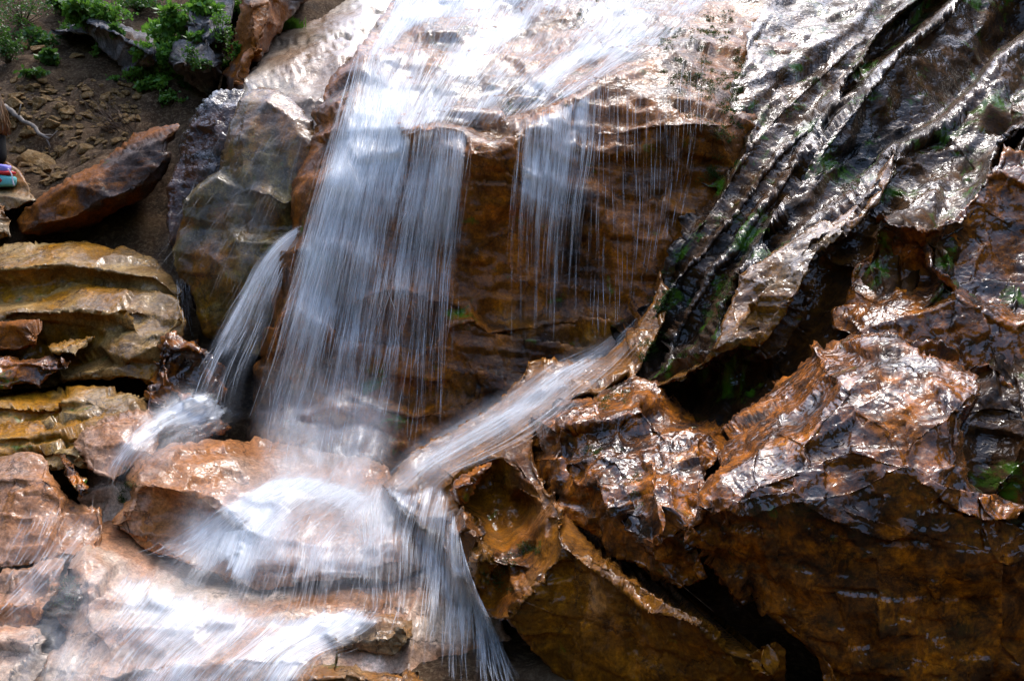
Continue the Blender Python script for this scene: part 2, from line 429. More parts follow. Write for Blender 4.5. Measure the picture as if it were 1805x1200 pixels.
M['boulder'] = rock_mat('dry_purple_brown_stone', dim=1.3, deep=1.25, stops=[(.25, (.03, .022, .02)), (.5, (.10, .07, .06)), (.75, (.24, .18, .15))], scale=2.5, stain=(.34, .125, .026), stain_amt=0.45, moss=.03, seed=9, ripple=.7, wet=.35, wet_rough=.25, dry=.6, mottle=0.4)
M['grey'] = rock_mat('dry_grey_stone', [(.25, (.06, .055, .055)), (.5, (.18, .165, .16)), (.75, (.38, .36, .36))], 2.2, (.16, .09, .05), .25, moss=.22, seed=10, wet=0, bump=.8, dim=1.0, sat=1.0)
M['scree'] = rock_mat('dry_scree_stone', dim=1.4, stops=[(.25, (.09, .055, .03)), (.5, (.24, .155, .085)), (.75, (.36, .27, .18))], scale=2.2, stain=(.22, .12, .05), stain_amt=.3, seed=11, wet=0, bump=.7)
M['back'] = rock_mat('hazy_pale_slab_stone', dim=1.3, deep=1.1, stops=[(.25, (.12, .085, .055)), (.45, (.28, .21, .14)), (.62, (.42, .34, .25)), (.8, (.52, .46, .38))], scale=1.2, stain=(.30, .17, .08), stain_amt=.3, moss=.05, seed=12, ripple=.5, wet=.7, wet_rough=.2, mottle=0.3, sat=0.95, hue=0.5)
M['blush'] = rock_mat('washed_pinkish_tan_stone', dim=1.5, deep=1.1, stops=[(.25, (.07, .04, .022)), (.45, (.27, .155, .09)), (.62, (.40, .26, .175)), (.8, (.48, .37, .28))], scale=2.2, stain=(.40, .165, .05), stain_amt=.45, moss=.03, seed=15, ripple=.45, wet=.65, wet_rough=.14, ior=1.36, mottle=.35, sat=1.0, hue=0.5)
M['olive'] = rock_mat('olive_brown_stone', dim=1.15, deep=1.15, stops=[(.25, (.03, .022, .009)), (.45, (.13, .09, .035)), (.62, (.25, .19, .095)), (.8, (.35, .29, .19))], scale=1.9, stain=(.34, .14, .03), stain_amt=.5, moss=.18, seed=16, ripple=.45, wet=.6, wet_rough=.14, ior=1.36, mottle=.6, streak=0.5)
def soil_mat():
    m, nt, nd, L = newmat('soil')
    tc = N(nt, 'TexCoord'); v = tc.outputs['Object']
    c = ramp(nt, noise(nt, v, 2.5, 9, .7), [(.3, (.014, .008, .004)), (.5, (.06, .032, .014)), (.7, (.15, .09, .045))])
    c = mixc(nt, ramp(nt, noise(nt, v, 30, 5, .75), [(.5, 0), (.62, .6)]), c, (.22, .15, .085))
    sx = N(nt, 'SeparateXYZ'); L.new(v, sx.inputs[0])
    far = math_(nt, 'MAXIMUM', math_(nt, 'LESS_THAN', sx.outputs[1], -6.0), math_(nt, 'GREATER_THAN', math_(nt, 'ABSOLUTE', math_(nt, 'ADD', sx.outputs[0], 1.0)), 13.0))
    c = mixc(nt, far, c, (.02, .035, .012))  # dark green on the added unseen slopes, so wet stone mirrors them dark
    p = N(nt, 'BsdfPrincipled'); L.new(c, p.inputs['Base Color']); p.inputs['Roughness'].default_value = .95; p.inputs['Specular IOR Level'].default_value = .15
    b = N(nt, 'Bump'); b.inputs['Strength'].default_value = .9; b.inputs['Distance'].default_value = .06
    L.new(noise(nt, v, 14, 9, .75), b.inputs['Height']); L.new(b.outputs[0], p.inputs['Normal'])
    o = N(nt, 'OutputMaterial'); L.new(p.outputs[0], o.inputs[0])
    return m
M['soil'] = soil_mat()

# ------------------------------------------------------------------ ground: one sheet, stream bed rising to the hillside, unseen slope behind the camera added for dark reflections
def ground_z(x, y):
    x = np.asarray(x, float); y = np.asarray(y, float)
    yy = np.array([-60, -30, -14, -6, 1.5, 3.5, 5.5, 7.0, 8.6, 10.5, 13.0, 20, 30, 60])
    zl = np.array([24, 15, 5, -1.2, -.75, -.55, .1, .75, 2.25, 3.75, 5.6, 9, 11, 12.])
    zr = np.array([24, 15, 5, -1.2, -.75, -.60, -.1, .0, .3, 1.2, 2.6, 7, 10, 12.])
    t = np.clip((x + 2.6) / 1.4, 0, 1); t = t * t * (3 - 2 * t)
    z = np.interp(y, yy, zl) * (1 - t) + np.interp(y, yy, zr) * t
    side = np.interp(x, [-60, -24, -13, -9, 7, 12, 20, 60], [24, 16, 2.5, 0, 0, 7, 17, 24])      # unseen side slopes, raised to shut sky out of the wet rock
    return np.maximum(z, z * .4 + side)
def build_ground():
    u = np.linspace(-1, 1, 300); xs = np.sign(u) * np.abs(u) ** 2.2 * 60 - 3.5
    w = np.linspace(-1, 1, 300); ys = np.sign(w) * np.abs(w) ** 2.2 * 60 + 9.5
    X, Y = np.meshgrid(xs, ys); Z = ground_z(X, Y)
    P = np.stack([X.ravel(), Y.ravel(), Z.ravel()], -1)
    near = np.exp(-((X.ravel() + 3.5) ** 2 + (Y.ravel() - 9.5) ** 2) / 60)
    P[:, 2] += fbm(P * .55, 3, 5) * .3 + fbm(P * 1.7, 5, 6, .6) * .14 * (.3 + near) + facets(P * 2.6, 4) * .05 * near + facets(P * 6, 5) * .03 * near
    far = np.clip((-8 - P[:, 1]) / 8, 0, 1) + np.clip((np.abs(P[:, 0] + 1) - 13) / 6, 0, 1); P[:, 2] += far * np.abs(fbm(P * .35, 4, 8)) * 6
    n = len(xs); i = np.arange(n - 1); A = (i[:, None] * n + i[None, :]).ravel()
    Fq = np.stack([A, A + 1, A + n + 1, A + n], -1)
    o = mesh_obj('ground', P, Fq, M['soil'], loc=(0, 0, 0)); tag(o, kind='structure')
    T = np.vstack([Fq[:, [0, 1, 2]], Fq[:, [0, 2, 3]]])
    register(P, T)
    return P, T
GP, GT = build_ground()
GBVH = BVHTree.FromPolygons([Vector(p) for p in GP], [tuple(int(i) for i in t) for t in GT])

_r = at(1620, -40, 8.6) - at(1200, 430, 5.6); _r /= np.linalg.norm(_r)
_n = np.array([-.15, -.6, .79]); _m = np.cross(_n, _r); _m /= np.linalg.norm(_m)
if _m[0] < 0: _m = -_m
C0 = Vector(CAMP)
STR = _m * .93 + _n * .25          # across the ribs of the right slab
# ------------------------------------------------------------------ main waterfall ledge
rock('rock_ledge', 'tall brown rock wall in the middle with the waterfall running over its lip', 'rock wall',
     [(625, 80, 7.9), (600, 106, 7.75), (575, 136, 7.6), (550, 186, 7.35), (530, 230, 7.15), (514, 295, 6.95), (502, 335, 6.85), (496, 400, 6.75), (470, 460, 6.6), (460, 545, 6.5), (442, 640, 6.25), (420, 770, 6.1),
      (470, 890, 5.7), (640, 900, 5.6), (760, 840, 5.6), (920, 760, 5.7), (1060, 680, 5.8), (1150, 600, 5.9), (1250, 480, 6.1), (1330, 340, 6.45), (1370, 200, 6.8), (1400, 90, 7.5), (1440, -10, 8.9), (1500, -90, 10.5),
      (1150, -110, 11.6), (900, -110, 11.8), (740, -90, 11.8), (690, 0, 10.2), (655, 48, 8.8)],
     creases=[[(637, 98, 7.5), (612, 170, 6.9), (590, 240, 6.55), (565, 330, 6.3), (540, 420, 6.2), (515, 520, 6.1), (490, 640, 6.0), (475, 740, 5.9)],
              [(640, 96, 7.5), (668, 200, 6.75), (703, 233, 6.4), (733, 217, 6.38), (817, 217, 6.3), (822, 237, 6.15), (873, 255, 6.1), (890, 235, 6.2), (933, 203, 6.35), (1000, 177, 6.5), (1047, 143, 6.75), (1100, 117, 6.95), (1163, 94, 7.2), (1217, 74, 7.5), (1315, 67, 7.8)],
              [(668, 215, 6.62), (705, 250, 6.34), (735, 236, 6.32), (812, 232, 6.24), (826, 262, 6.08), (873, 272, 6.06), (895, 255, 6.12), (935, 224, 6.28), (1002, 198, 6.42), (1050, 166, 6.66), (1105, 140, 6.8)],
              [(1105, 200, 6.5), (1170, 186, 6.42), (1225, 190, 6.35), (1262, 192, 6.4)], [(1105, 212, 6.38), (1170, 202, 6.28), (1225, 206, 6.2), (1265, 208, 6.25)],
              [(686, 484, 6.12), (712, 476, 6.16), (771, 508, 6.12)], [(686, 500, 5.95), (720, 505, 5.93), (768, 526, 5.93)], [(690, 570, 6.02), (730, 590, 6.04), (765, 570, 6.06)],
              [(752, 590, 6.08), (778, 552, 6.08), (834, 535, 6.1), (866, 550, 6.12), (920, 540, 6.12), (980, 529, 6.14), (1040, 520, 6.16), (1100, 540, 6.1)],
              [(752, 602, 5.88), (778, 565, 5.86), (834, 550, 5.88), (866, 566, 5.92), (920, 556, 5.98), (980, 546, 6.0), (1040, 537, 6.02), (1095, 556, 5.98)],
              [(560, 700, 5.95), (618, 664, 5.96), (670, 690, 5.92), (745, 700, 5.9)], [(560, 716, 5.78), (618, 680, 5.78), (670, 706, 5.74), (745, 716, 5.72)],
              [(480, 560, 6.1), (530, 520, 6.1), (570, 540, 6.1)], [(480, 580, 5.98), (530, 545, 5.95), (570, 560, 5.98)],
              [(725, 60, 8.5), (750, 48, 8.6), (800, 52, 8.6), (815, 65, 8.5)], [(722, 84, 8.05), (770, 88, 8.0), (815, 84, 8.1)],
              [(940, 80, 8.4), (1000, 20, 9.0), (1090, -10, 9.4)], [(945, 96, 8.05), (1010, 60, 8.4), (1110, 15, 8.9)],
              [(880, 190, 6.75), (960, 165, 7.0), (1040, 120, 7.3)], [(880, 200, 6.6), (965, 178, 6.8), (1040, 135, 7.05)]],
     pts=[(700, 140, 7.5), (800, 140, 7.4), (900, 120, 7.7), (760, 10, 9.8), (900, 0, 9.8), (1200, 0, 9.3), (1300, 20, 8.8), (830, 400, 6.15), (1000, 380, 6.2), (1100, 400, 6.2), (1180, 330, 6.25), (620, 400, 6.2), (740, 380, 6.2), (640, 560, 6.05), (600, 620, 5.98), (900, 480, 6.14), (850, 680, 5.78), (700, 800, 5.62), (560, 820, 5.7)],
     mat=M['main'], res=5, thick=1.6, rnd=.10, rpx=16, jit=4, a_fac=.055, f_fac=2.2, a_fbm=.035, a_rid=.02, f_rid=2.5, strat=(.25, .2, .95), a_str=.018, f_str=6, seed=11)

def ribs(lines, gaps, eps=.03):
    """stepped beds: every lip line is joined to the next by a steep face and a narrow tread; gap = tread width (px) at y>300 and y<80"""
    out = [lines[0]]
    for k in range(1, len(lines)):
        pl = np.array(lines[k - 1], float); ln = lines[k]; foot = []
        pd = np.concatenate([pl[i] + (pl[i + 1] - pl[i]) * np.linspace(0, 1, 20)[:, None] for i in range(len(pl) - 1)])
        for i, p in enumerate(ln):
            t = np.array(ln[min(i + 1, len(ln) - 1)][:2], float) - np.array(ln[max(i - 1, 0)][:2], float); t /= np.linalg.norm(t)
            g = np.interp(p[1], [80, 300], [gaps[k][1], gaps[k][0]])
            q = np.array(p[:2]) + g * np.array([t[1], -t[0]]) * (1 if t[1] < 0 else -1) * 1.0
            if q[0] > p[0]: q = 2 * np.array(p[:2]) - q
            n = np.hypot(pd[:, 0] - q[0], pd[:, 1] - q[1]).argmin()
            foot.append((q[0], q[1], max(pd[n, 2] - .02, p[2] + eps)))
        out += [foot, ln]
    return out
RIBS = ribs([[(1165, 470, 5.85), (1200, 420, 5.86), (1237, 375, 5.95), (1285, 305, 6.15), (1335, 235, 6.35), (1395, 172, 6.7), (1470, 104, 7.2), (1560, 30, 8.0), (1640, -60, 9)],
             [(1135, 565, 5.65), (1175, 500, 5.62), (1215, 452, 5.66), (1262, 398, 5.74), (1318, 325, 5.9), (1372, 258, 6.12), (1436, 190, 6.5), (1520, 112, 7.0), (1606, 38, 7.7), (1690, -50, 8.6)],
             [(1165, 600, 5.36), (1205, 545, 5.34), (1250, 470, 5.4), (1290, 425, 5.46), (1345, 345, 5.6), (1394, 280, 5.8), (1450, 214, 6.1), (1530, 128, 6.55), (1606, 64, 7.05), (1700, -30, 8.0)],
             [(1215, 600, 5.02), (1255, 530, 5.1), (1310, 442, 5.2), (1374, 352, 5.38), (1413, 308, 5.5), (1441, 250, 5.66), (1482, 204, 5.8), (1540, 140, 6.02), (1596, 78, 6.3), (1655, 32, 6.7), (1730, -50, 7.4)],
             [(1290, 520, 4.9), (1345, 437, 4.95), (1413, 382, 5.02), (1484, 340, 5.1), (1545, 291, 5.2), (1590, 253, 5.28), (1660, 212, 5.42), (1720, 155, 5.55), (1755, 105, 5.7), (1812, 62, 5.95), (1920, 0, 6.3)]],
            [None, (9, 14), (9, 30), (12, 50), (14, 12)])
# ------------------------------------------------------------------ ribbed slab on the right
rock('rock_slab', 'large wet slab rising to the upper right corner in long diagonal ribs', 'rock slab',
     [(1040, 640, 5.75), (1085, 595, 5.75), (1125, 545, 5.8), (1150, 482, 5.9), (1163, 431, 5.98), (1200, 385, 6.05), (1241, 332, 6.2), (1262, 268, 6.4), (1272, 205, 6.6), (1290, 140, 6.95), (1310, 70, 7.5), (1350, -5, 8.5), (1390, -90, 10),
      (1700, -110, 9.2), (1960, -90, 7.0), (2000, 250, 5.0), (1990, 600, 3.9), (1970, 950, 3.3), (1700, 930, 3.5), (1480, 800, 3.8), (1300, 900, 4.0), (1160, 900, 4.5), (1060, 800, 5.0)],
     creases=RIBS + [
              # tan slab in front of it
              [(1240, 612, 4.62), (1256, 558, 4.72), (1279, 518, 4.78), (1297, 476, 4.84), (1350, 440, 4.86)],
              [(1570, 260, 5.06), (1566, 305, 4.9), (1531, 360, 4.74), (1503, 402, 4.66), (1441, 437, 4.56), (1428, 470, 4.5), (1400, 530, 4.42), (1342, 610, 4.36), (1301, 604, 4.4), (1270, 630, 4.46), (1238, 634, 4.56), (1145, 680, 4.9)],
              [(1585, 265, 5.1), (1580, 312, 5.0), (1546, 366, 4.9), (1518, 412, 4.82), (1455, 450, 4.74), (1445, 480, 4.7), (1418, 545, 4.62), (1352, 625, 4.58), (1300, 622, 4.62), (1272, 646, 4.66), (1240, 655, 4.74), (1155, 692, 4.95)],
              # hollow, its lip and the rusty face below
              [(1600, 335, 4.88), (1660, 308, 4.92), (1720, 280, 4.98), (1766, 236, 5.1)],
              [(1552, 386, 4.46), (1580, 394, 4.42), (1625, 402, 4.34), (1660, 396, 4.34), (1684, 378, 4.4), (1713, 335, 4.5), (1744, 290, 4.62), (1768, 246, 4.8), (1815, 190, 5.05), (1900, 120, 5.5)],
              [(1545, 402, 4.46), (1580, 412, 4.4), (1626, 420, 4.32), (1668, 414, 4.3), (1698, 394, 4.34), (1730, 350, 4.42), (1765, 305, 4.52), (1820, 215, 4.95)],
              [(1520, 450, 4.56), (1580, 446, 4.48), (1640, 470, 4.42), (1720, 480, 4.36), (1800, 420, 4.4)],
              [(1620, 440, 4.36), (1660, 470, 4.22), (1700, 490, 4.14), (1750, 520, 4.08)], [(1660, 480, 4.14), (1690, 510, 4.06), (1740, 535, 4.02)],
              [(1480, 545, 4.5), (1540, 510, 4.4), (1590, 490, 4.34)], [(1500, 565, 4.34), (1560, 548, 4.2), (1620, 530, 4.14)],
              [(1745, 600, 3.9), (1790, 640, 3.75), (1860, 660, 3.65)], [(1750, 690, 3.7), (1800, 720, 3.5), (1860, 740, 3.4)],
              # shadowed recess under the tan slab
              [(1195, 742, 4.62), (1250, 736, 4.5), (1310, 700, 4.42), (1400, 640, 4.34)]],
     pts=[(1600, 350, 4.78), (1640, 360, 4.62), (1700, 320, 4.75), (1560, 340, 4.86), (1230, 690, 4.74), (1290, 670, 4.64), (1480, 470, 4.66), (1430, 600, 4.45), (1700, 600, 4.0), (1800, 520, 4.05), (1380, 760, 4.0), (1400, 40, 8.0), (1780, 260, 5.2), (1650, 285, 5.2)],
     mat=M['slab'], res=4, thick=1.8, rnd=.10, rpx=14, jit=5, a_fac=.05, f_fac=2.4, a_fbm=.022, a_rid=.012, f_rid=2.2, strat=STR, a_str=.04, f_str=4.0, s_warp=.35, a_brk=.010, along=_r, soft=0, seed=21)

M['brown'] = rock_mat('wet_brown_tan_stone', dim=1.1, deep=1.2, stops=[(.25, (.02, .012, .006)), (.44, (.10, .055, .024)), (.58, (.24, .145, .07)), (.78, (.36, .24, .15))], scale=2.6, stain=(.38, .165, .03), stain_amt=.5, moss=.1, seed=14, ripple=0.7, wet=.9, wet_rough=.09, dry=.25, ior=1.4, mottle=.7, rip_s=0.8)
rock('rock_slab', 'long brown tan slab lying aslant on the black glittering ribs, its lower edge undercut', 'rock slab',
     [(1130, 690, 4.95), (1180, 660, 4.72), (1236, 622, 4.5), (1256, 560, 4.6), (1278, 518, 4.66), (1297, 476, 4.74), (1348, 440, 4.78), (1413, 400, 4.84), (1484, 360, 4.9), (1540, 318, 4.98), (1572, 268, 5.02), (1578, 300, 4.9), (1560, 330, 4.82), (1534, 366, 4.7), (1505, 406, 4.6), (1443, 440, 4.5), (1432, 475, 4.44), (1402, 535, 4.36), (1344, 614, 4.3), (1300, 608, 4.34), (1270, 634, 4.4), (1240, 640, 4.46), (1200, 665, 4.6), (1150, 690, 4.85)],
     creases=[[(1250, 615, 4.44), (1290, 560, 4.46), (1350, 490, 4.52), (1425, 440, 4.54), (1500, 390, 4.62)]], pts=[(1310, 520, 4.6), (1420, 420, 4.66), (1340, 560, 4.4)],
     mat=M['brown'], res=4, thick=.28, rnd=.06, rpx=9, jit=3, soft=0, a_fac=.035, f_fac=3.2, a_fbm=.02, a_rid=.01, f_rid=4, seed=25)
rock('rock', 'rusty block with a dark undercut face and glinting ledge, below the bright right hollow', 'rock',
     [(1515, 425, 4.6), (1552, 383, 4.42), (1580, 391, 4.36), (1625, 399, 4.26), (1660, 393, 4.26), (1684, 375, 4.32), (1713, 332, 4.42), (1744, 287, 4.54), (1768, 243, 4.7), (1810, 255, 4.6), (1860, 330, 4.3), (1930, 500, 3.95), (1930, 760, 3.6), (1780, 720, 3.7), (1720, 670, 3.8), (1650, 630, 3.9), (1560, 610, 4.0), (1485, 600, 4.2), (1460, 545, 4.4), (1490, 480, 4.55)],
     creases=[[(1530, 475, 4.56), (1575, 470, 4.46), (1630, 478, 4.4), (1690, 440, 4.36), (1740, 400, 4.36), (1800, 380, 4.34)], [(1632, 432, 4.3), (1665, 462, 4.3), (1705, 488, 4.24), (1750, 515, 4.16), (1800, 540, 4.06)], [(1640, 470, 4.12), (1690, 508, 4.04), (1742, 535, 3.98), (1790, 560, 3.92)],
              [(1480, 545, 4.42), (1540, 512, 4.38), (1600, 500, 4.3)], [(1500, 566, 4.22), (1560, 550, 4.14), (1625, 534, 4.1)]],
     mat=M['orange'], res=4, thick=.3, rnd=.05, rpx=9, jit=2.5, soft=0, a_fac=.05, f_fac=3.2, a_fbm=.015, seed=26)
# ------------------------------------------------------------------ knobbly rock between tongue and boulder
rock('rock', 'knobbly rock with small stepped ledges between the rusty tongue and the huge dark boulder', 'rock',
     [(900, 800, 4.66), (915, 715, 4.85), (1000, 690, 4.82), (1055, 668, 4.9), (1110, 645, 5.0), (1165, 650, 4.95), (1205, 695, 4.8), (1245, 725, 4.6), (1285, 740, 4.35), (1280, 800, 3.95), (1250, 860, 3.65), (1235, 910, 3.42), (1215, 950, 3.36), (1250, 1030, 3.3), (1190, 1060, 3.4), (1110, 1030, 3.6), (1050, 980, 3.85), (1010, 935, 4.0), (950, 915, 4.25), (920, 865, 4.45)],
     creases=[[(965, 745, 4.4), (1010, 738, 4.32), (1050, 730, 4.35), (1125, 715, 4.4)], [(970, 780, 4.35), (1030, 760, 4.28), (1090, 742, 4.3), (1130, 728, 4.36)], [(1035, 775, 4.24), (1060, 790, 4.15), (1100, 770, 4.2)],
              [(965, 800, 4.26), (1010, 805, 4.18), (1060, 795, 4.1), (1085, 785, 4.12)], [(975, 818, 4.24), (1015, 822, 4.14), (1065, 812, 4.06)],
              [(1010, 850, 4.02), (1045, 820, 4.02), (1080, 800, 4.05), (1108, 770, 4.2), (1130, 730, 4.4)], [(1045, 830, 3.9), (1055, 870, 3.76), (1080, 900, 3.64), (1105, 890, 3.7)],
              [(1150, 790, 3.98), (1185, 778, 3.98), (1203, 800, 3.9), (1205, 850, 3.66), (1190, 880, 3.54), (1165, 910, 3.42)], [(1140, 800, 3.9), (1142, 840, 3.72), (1155, 890, 3.5), (1165, 912, 3.42)],
              [(1120, 850, 3.78), (1130, 900, 3.6), (1140, 960, 3.45)], [(1175, 760, 4.1), (1200, 745, 4.2), (1235, 755, 4.1), (1232, 780, 3.92)]],
     pts=[(1180, 830, 3.72), (1125, 800, 4.0), (1090, 850, 3.82), (1010, 870, 4.02), (1085, 930, 3.68), (1130, 985, 3.5)],
     mat=M['orange'], res=3.5, thick=.7, rnd=.02, rpx=10, jit=3, soft=0, a_fac=.05, f_fac=4.5, a_fbm=.025, f_fbm=4, a_rid=.012, f_rid=5, seed=31)

# ------------------------------------------------------------------ smooth tongue running into the dark front toe
rock('rock', 'smooth rusty tongue of rock with a wet shine, dark and undercut at its front', 'rock',
     [(1160, 470, 5.95), (1148, 505, 5.8), (1110, 560, 5.65), (1050, 612, 5.6), (1000, 622, 5.5), (960, 612, 5.5), (925, 618, 5.45), (880, 690, 5.3), (800, 740, 5.1), (730, 772, 5.0), (690, 815, 4.85), (660, 850, 4.75), (690, 890, 4.55), (715, 920, 4.5), (745, 955, 4.4), (775, 985, 4.25), (800, 1010, 4.15), (822, 1050, 4.0), (838, 1080, 3.9), (862, 1095, 3.8), (888, 1110, 3.72), (925, 1150, 3.75), (970, 1210, 3.8), (1010, 1290, 3.85),
      (1300, 1330, 3.3), (1405, 1330, 3.2), (1405, 1172, 3.02), (1300, 1130, 3.15), (1230, 1080, 3.35), (1150, 1030, 3.55), (1085, 985, 3.75), (1030, 935, 3.95), (1000, 895, 4.1), (975, 860, 4.25), (950, 810, 4.45), (945, 780, 4.55), (960, 735, 4.65), (1010, 695, 4.8), (1070, 672, 4.95), (1130, 640, 5.15), (1165, 590, 5.4), (1200, 520, 5.7)],
     creases=[[(985, 945, 3.76), (1040, 988, 3.6), (1095, 1025, 3.45), (1150, 1060, 3.3), (1230, 1092, 3.14), (1300, 1130, 3.04), (1365, 1158, 2.98)],
              [(985, 945, 3.76), (965, 985, 3.74), (930, 1030, 3.7), (905, 1060, 3.68), (890, 1085, 3.68)],
              [(995, 870, 4.02), (990, 905, 3.9), (985, 945, 3.76)], [(975, 868, 4.1), (955, 915, 4.02), (955, 950, 3.95)],
              [(870, 765, 4.78), (900, 800, 4.55), (925, 840, 4.36), (945, 890, 4.2), (965, 925, 4.0)],
              [(800, 835, 4.62), (840, 812, 4.62), (870, 800, 4.62), (895, 825, 4.5)], [(795, 860, 4.62), (830, 865, 4.68), (870, 850, 4.72), (890, 880, 4.62), (870, 905, 4.5)],
              [(795, 905, 4.32), (812, 885, 4.3), (838, 912, 4.22), (850, 935, 4.18)], [(800, 930, 4.28), (815, 945, 4.3), (840, 945, 4.28)],
              [(825, 965, 4.08), (845, 940, 4.08), (868, 965, 4.0)], [(822, 990, 4.04), (850, 985, 4.0), (876, 985, 3.98)],
              [(825, 1040, 4.02), (865, 1045, 3.98), (890, 1010, 3.98), (930, 990, 3.94)],
              [(890, 960, 4.12), (930, 940, 4.1), (950, 900, 4.16)], [(1012, 938, 3.9), (1030, 955, 3.82), (1075, 985, 3.68), (1120, 1015, 3.56)],
              [(1015, 963, 3.7), (1055, 975, 3.66), (1100, 1005, 3.52), (1150, 1045, 3.36)]],
     pts=[(960, 840, 4.3), (1000, 920, 4.0), (760, 860, 4.66), (740, 900, 4.5), (850, 760, 4.9), (950, 700, 5.0), (1050, 640, 5.3), (920, 660, 5.35), (900, 870, 4.42), (1000, 1100, 3.7), (1150, 1150, 3.35), (1300, 1200, 3.12), (1100, 1250, 3.5)],
     mat=M['tongue'], res=4, thick=.9, rnd=.06, rpx=10, jit=1.5, soft=0, a_fac=.03, f_fac=4.2, a_brk=.012, a_fbm=.02, a_rid=.01, f_rid=4, seed=41)

KN = dict(res=3.5, thick=.4, rnd=.07, rpx=14, jit=2, soft=0, a_fac=.03, f_fac=5, a_fbm=.02, f_fbm=6)
rock('rock', 'upper rusty knob on the left flank of the rusty tongue, over a dark wet pocket', 'rock',
     [(782, 872, 4.35), (796, 838, 4.35), (832, 812, 4.35), (868, 806, 4.35), (880, 822, 4.30), (862, 845, 4.25), (838, 876, 4.20), (806, 902, 4.22)], creases=[[(800, 860, 4.20), (835, 838, 4.18), (866, 820, 4.22)]], mat=M['orange'], seed=42, **KN)
rock('rock', 'middle knob on the left flank of the rusty tongue, water trickling down it', 'rock',
     [(778, 990, 4.10), (786, 925, 4.15), (812, 882, 4.15), (836, 902, 4.10), (855, 940, 4.00), (842, 985, 3.95), (815, 1030, 3.95), (792, 1020, 4.02)], creases=[[(800, 935, 3.96), (820, 920, 3.94), (845, 945, 3.90)]], mat=M['tongue'], seed=43, **KN)
rock('rock', 'lowest rounded knob on the left flank of the rusty tongue, mossy underneath', 'rock',
     [(816, 1000, 3.90), (826, 962, 3.95), (846, 936, 3.98), (872, 960, 3.90), (890, 988, 3.85), (886, 1020, 3.80), (858, 1052, 3.78), (826, 1046, 3.82)], creases=[[(832, 985, 3.76), (856, 978, 3.74), (884, 990, 3.76)]], mat=M['brown'], seed=44, **KN)
# ------------------------------------------------------------------ big dark boulder, lower right
rock('boulder', 'huge dark rusty boulder filling the lower right corner, its top wet and shining', 'boulder',
     [(1208, 890, 3.22), (1222, 830, 3.45), (1240, 765, 3.78), (1285, 712, 3.98), (1340, 665, 4.1), (1400, 612, 4.16), (1450, 578, 4.1), (1500, 564, 3.95), (1545, 563, 3.82), (1600, 577, 3.66), (1650, 590, 3.55), (1700, 618, 3.42), (1742, 648, 3.28), (1757, 690, 3.12), (1738, 740, 3.04), (1742, 790, 2.98), (1760, 830, 2.94), (1850, 850, 2.9), (1960, 880, 2.85), (1960, 1330, 2.9), (1700, 1340, 2.95), (1450, 1330, 3.05), (1400, 1190, 3.1), (1300, 1105, 3.15), (1262, 1070, 3.22), (1225, 1020, 3.28), (1195, 975, 3.3), (1165, 935, 3.3), (1185, 905, 3.26)],
     creases=[[(1210, 890, 3.14), (1262, 820, 3.24), (1322, 775, 3.28), (1356, 786, 3.22)], [(1262, 880, 3.06), (1320, 830, 3.08), (1356, 786, 3.16), (1403, 755, 3.18), (1458, 697, 3.24), (1480, 660, 3.3)],
              [(1480, 660, 3.3), (1502, 686, 3.2), (1544, 712, 3.12), (1575, 734, 3.06), (1618, 748, 3.02), (1704, 788, 2.95), (1730, 790, 2.96)],
              [(1480, 660, 3.3), (1440, 630, 3.62), (1420, 600, 3.95)], [(1245, 800, 3.5), (1300, 735, 3.66), (1370, 680, 3.78)],
              [(1540, 630, 3.38), (1600, 650, 3.28), (1660, 660, 3.2), (1720, 690, 3.08)], [(1560, 655, 3.26), (1620, 680, 3.16), (1690, 700, 3.06)],
              [(1262, 880, 3.06), (1255, 930, 3.1), (1215, 930, 3.22)],
              [(1290, 900, 3.0), (1400, 870, 2.96), (1450, 900, 2.94)], [(1160, 935, 3.27), (1200, 950, 3.2), (1240, 990, 3.16)],
              [(1600, 800, 2.92), (1680, 850, 2.84), (1780, 870, 2.8)]],
     pts=[(1500, 620, 3.55), (1620, 610, 3.45), (1350, 730, 3.45), (1330, 950, 3.02), (1450, 1000, 2.98), (1600, 950, 2.86), (1800, 1000, 2.78), (1500, 850, 2.98), (1400, 800, 3.06), (1600, 1100, 2.9), (1800, 1150, 2.84), (1500, 1200, 3.0), (1350, 1080, 3.1), (1480, 770, 3.08), (1280, 1010, 3.14)],
     mat=M['orange'], res=4, thick=1.0, rnd=.10, rpx=18, jit=3, a_fac=.055, f_fac=2.4, a_fbm=.018, a_rid=.008, f_rid=5, soft=0, seed=51)

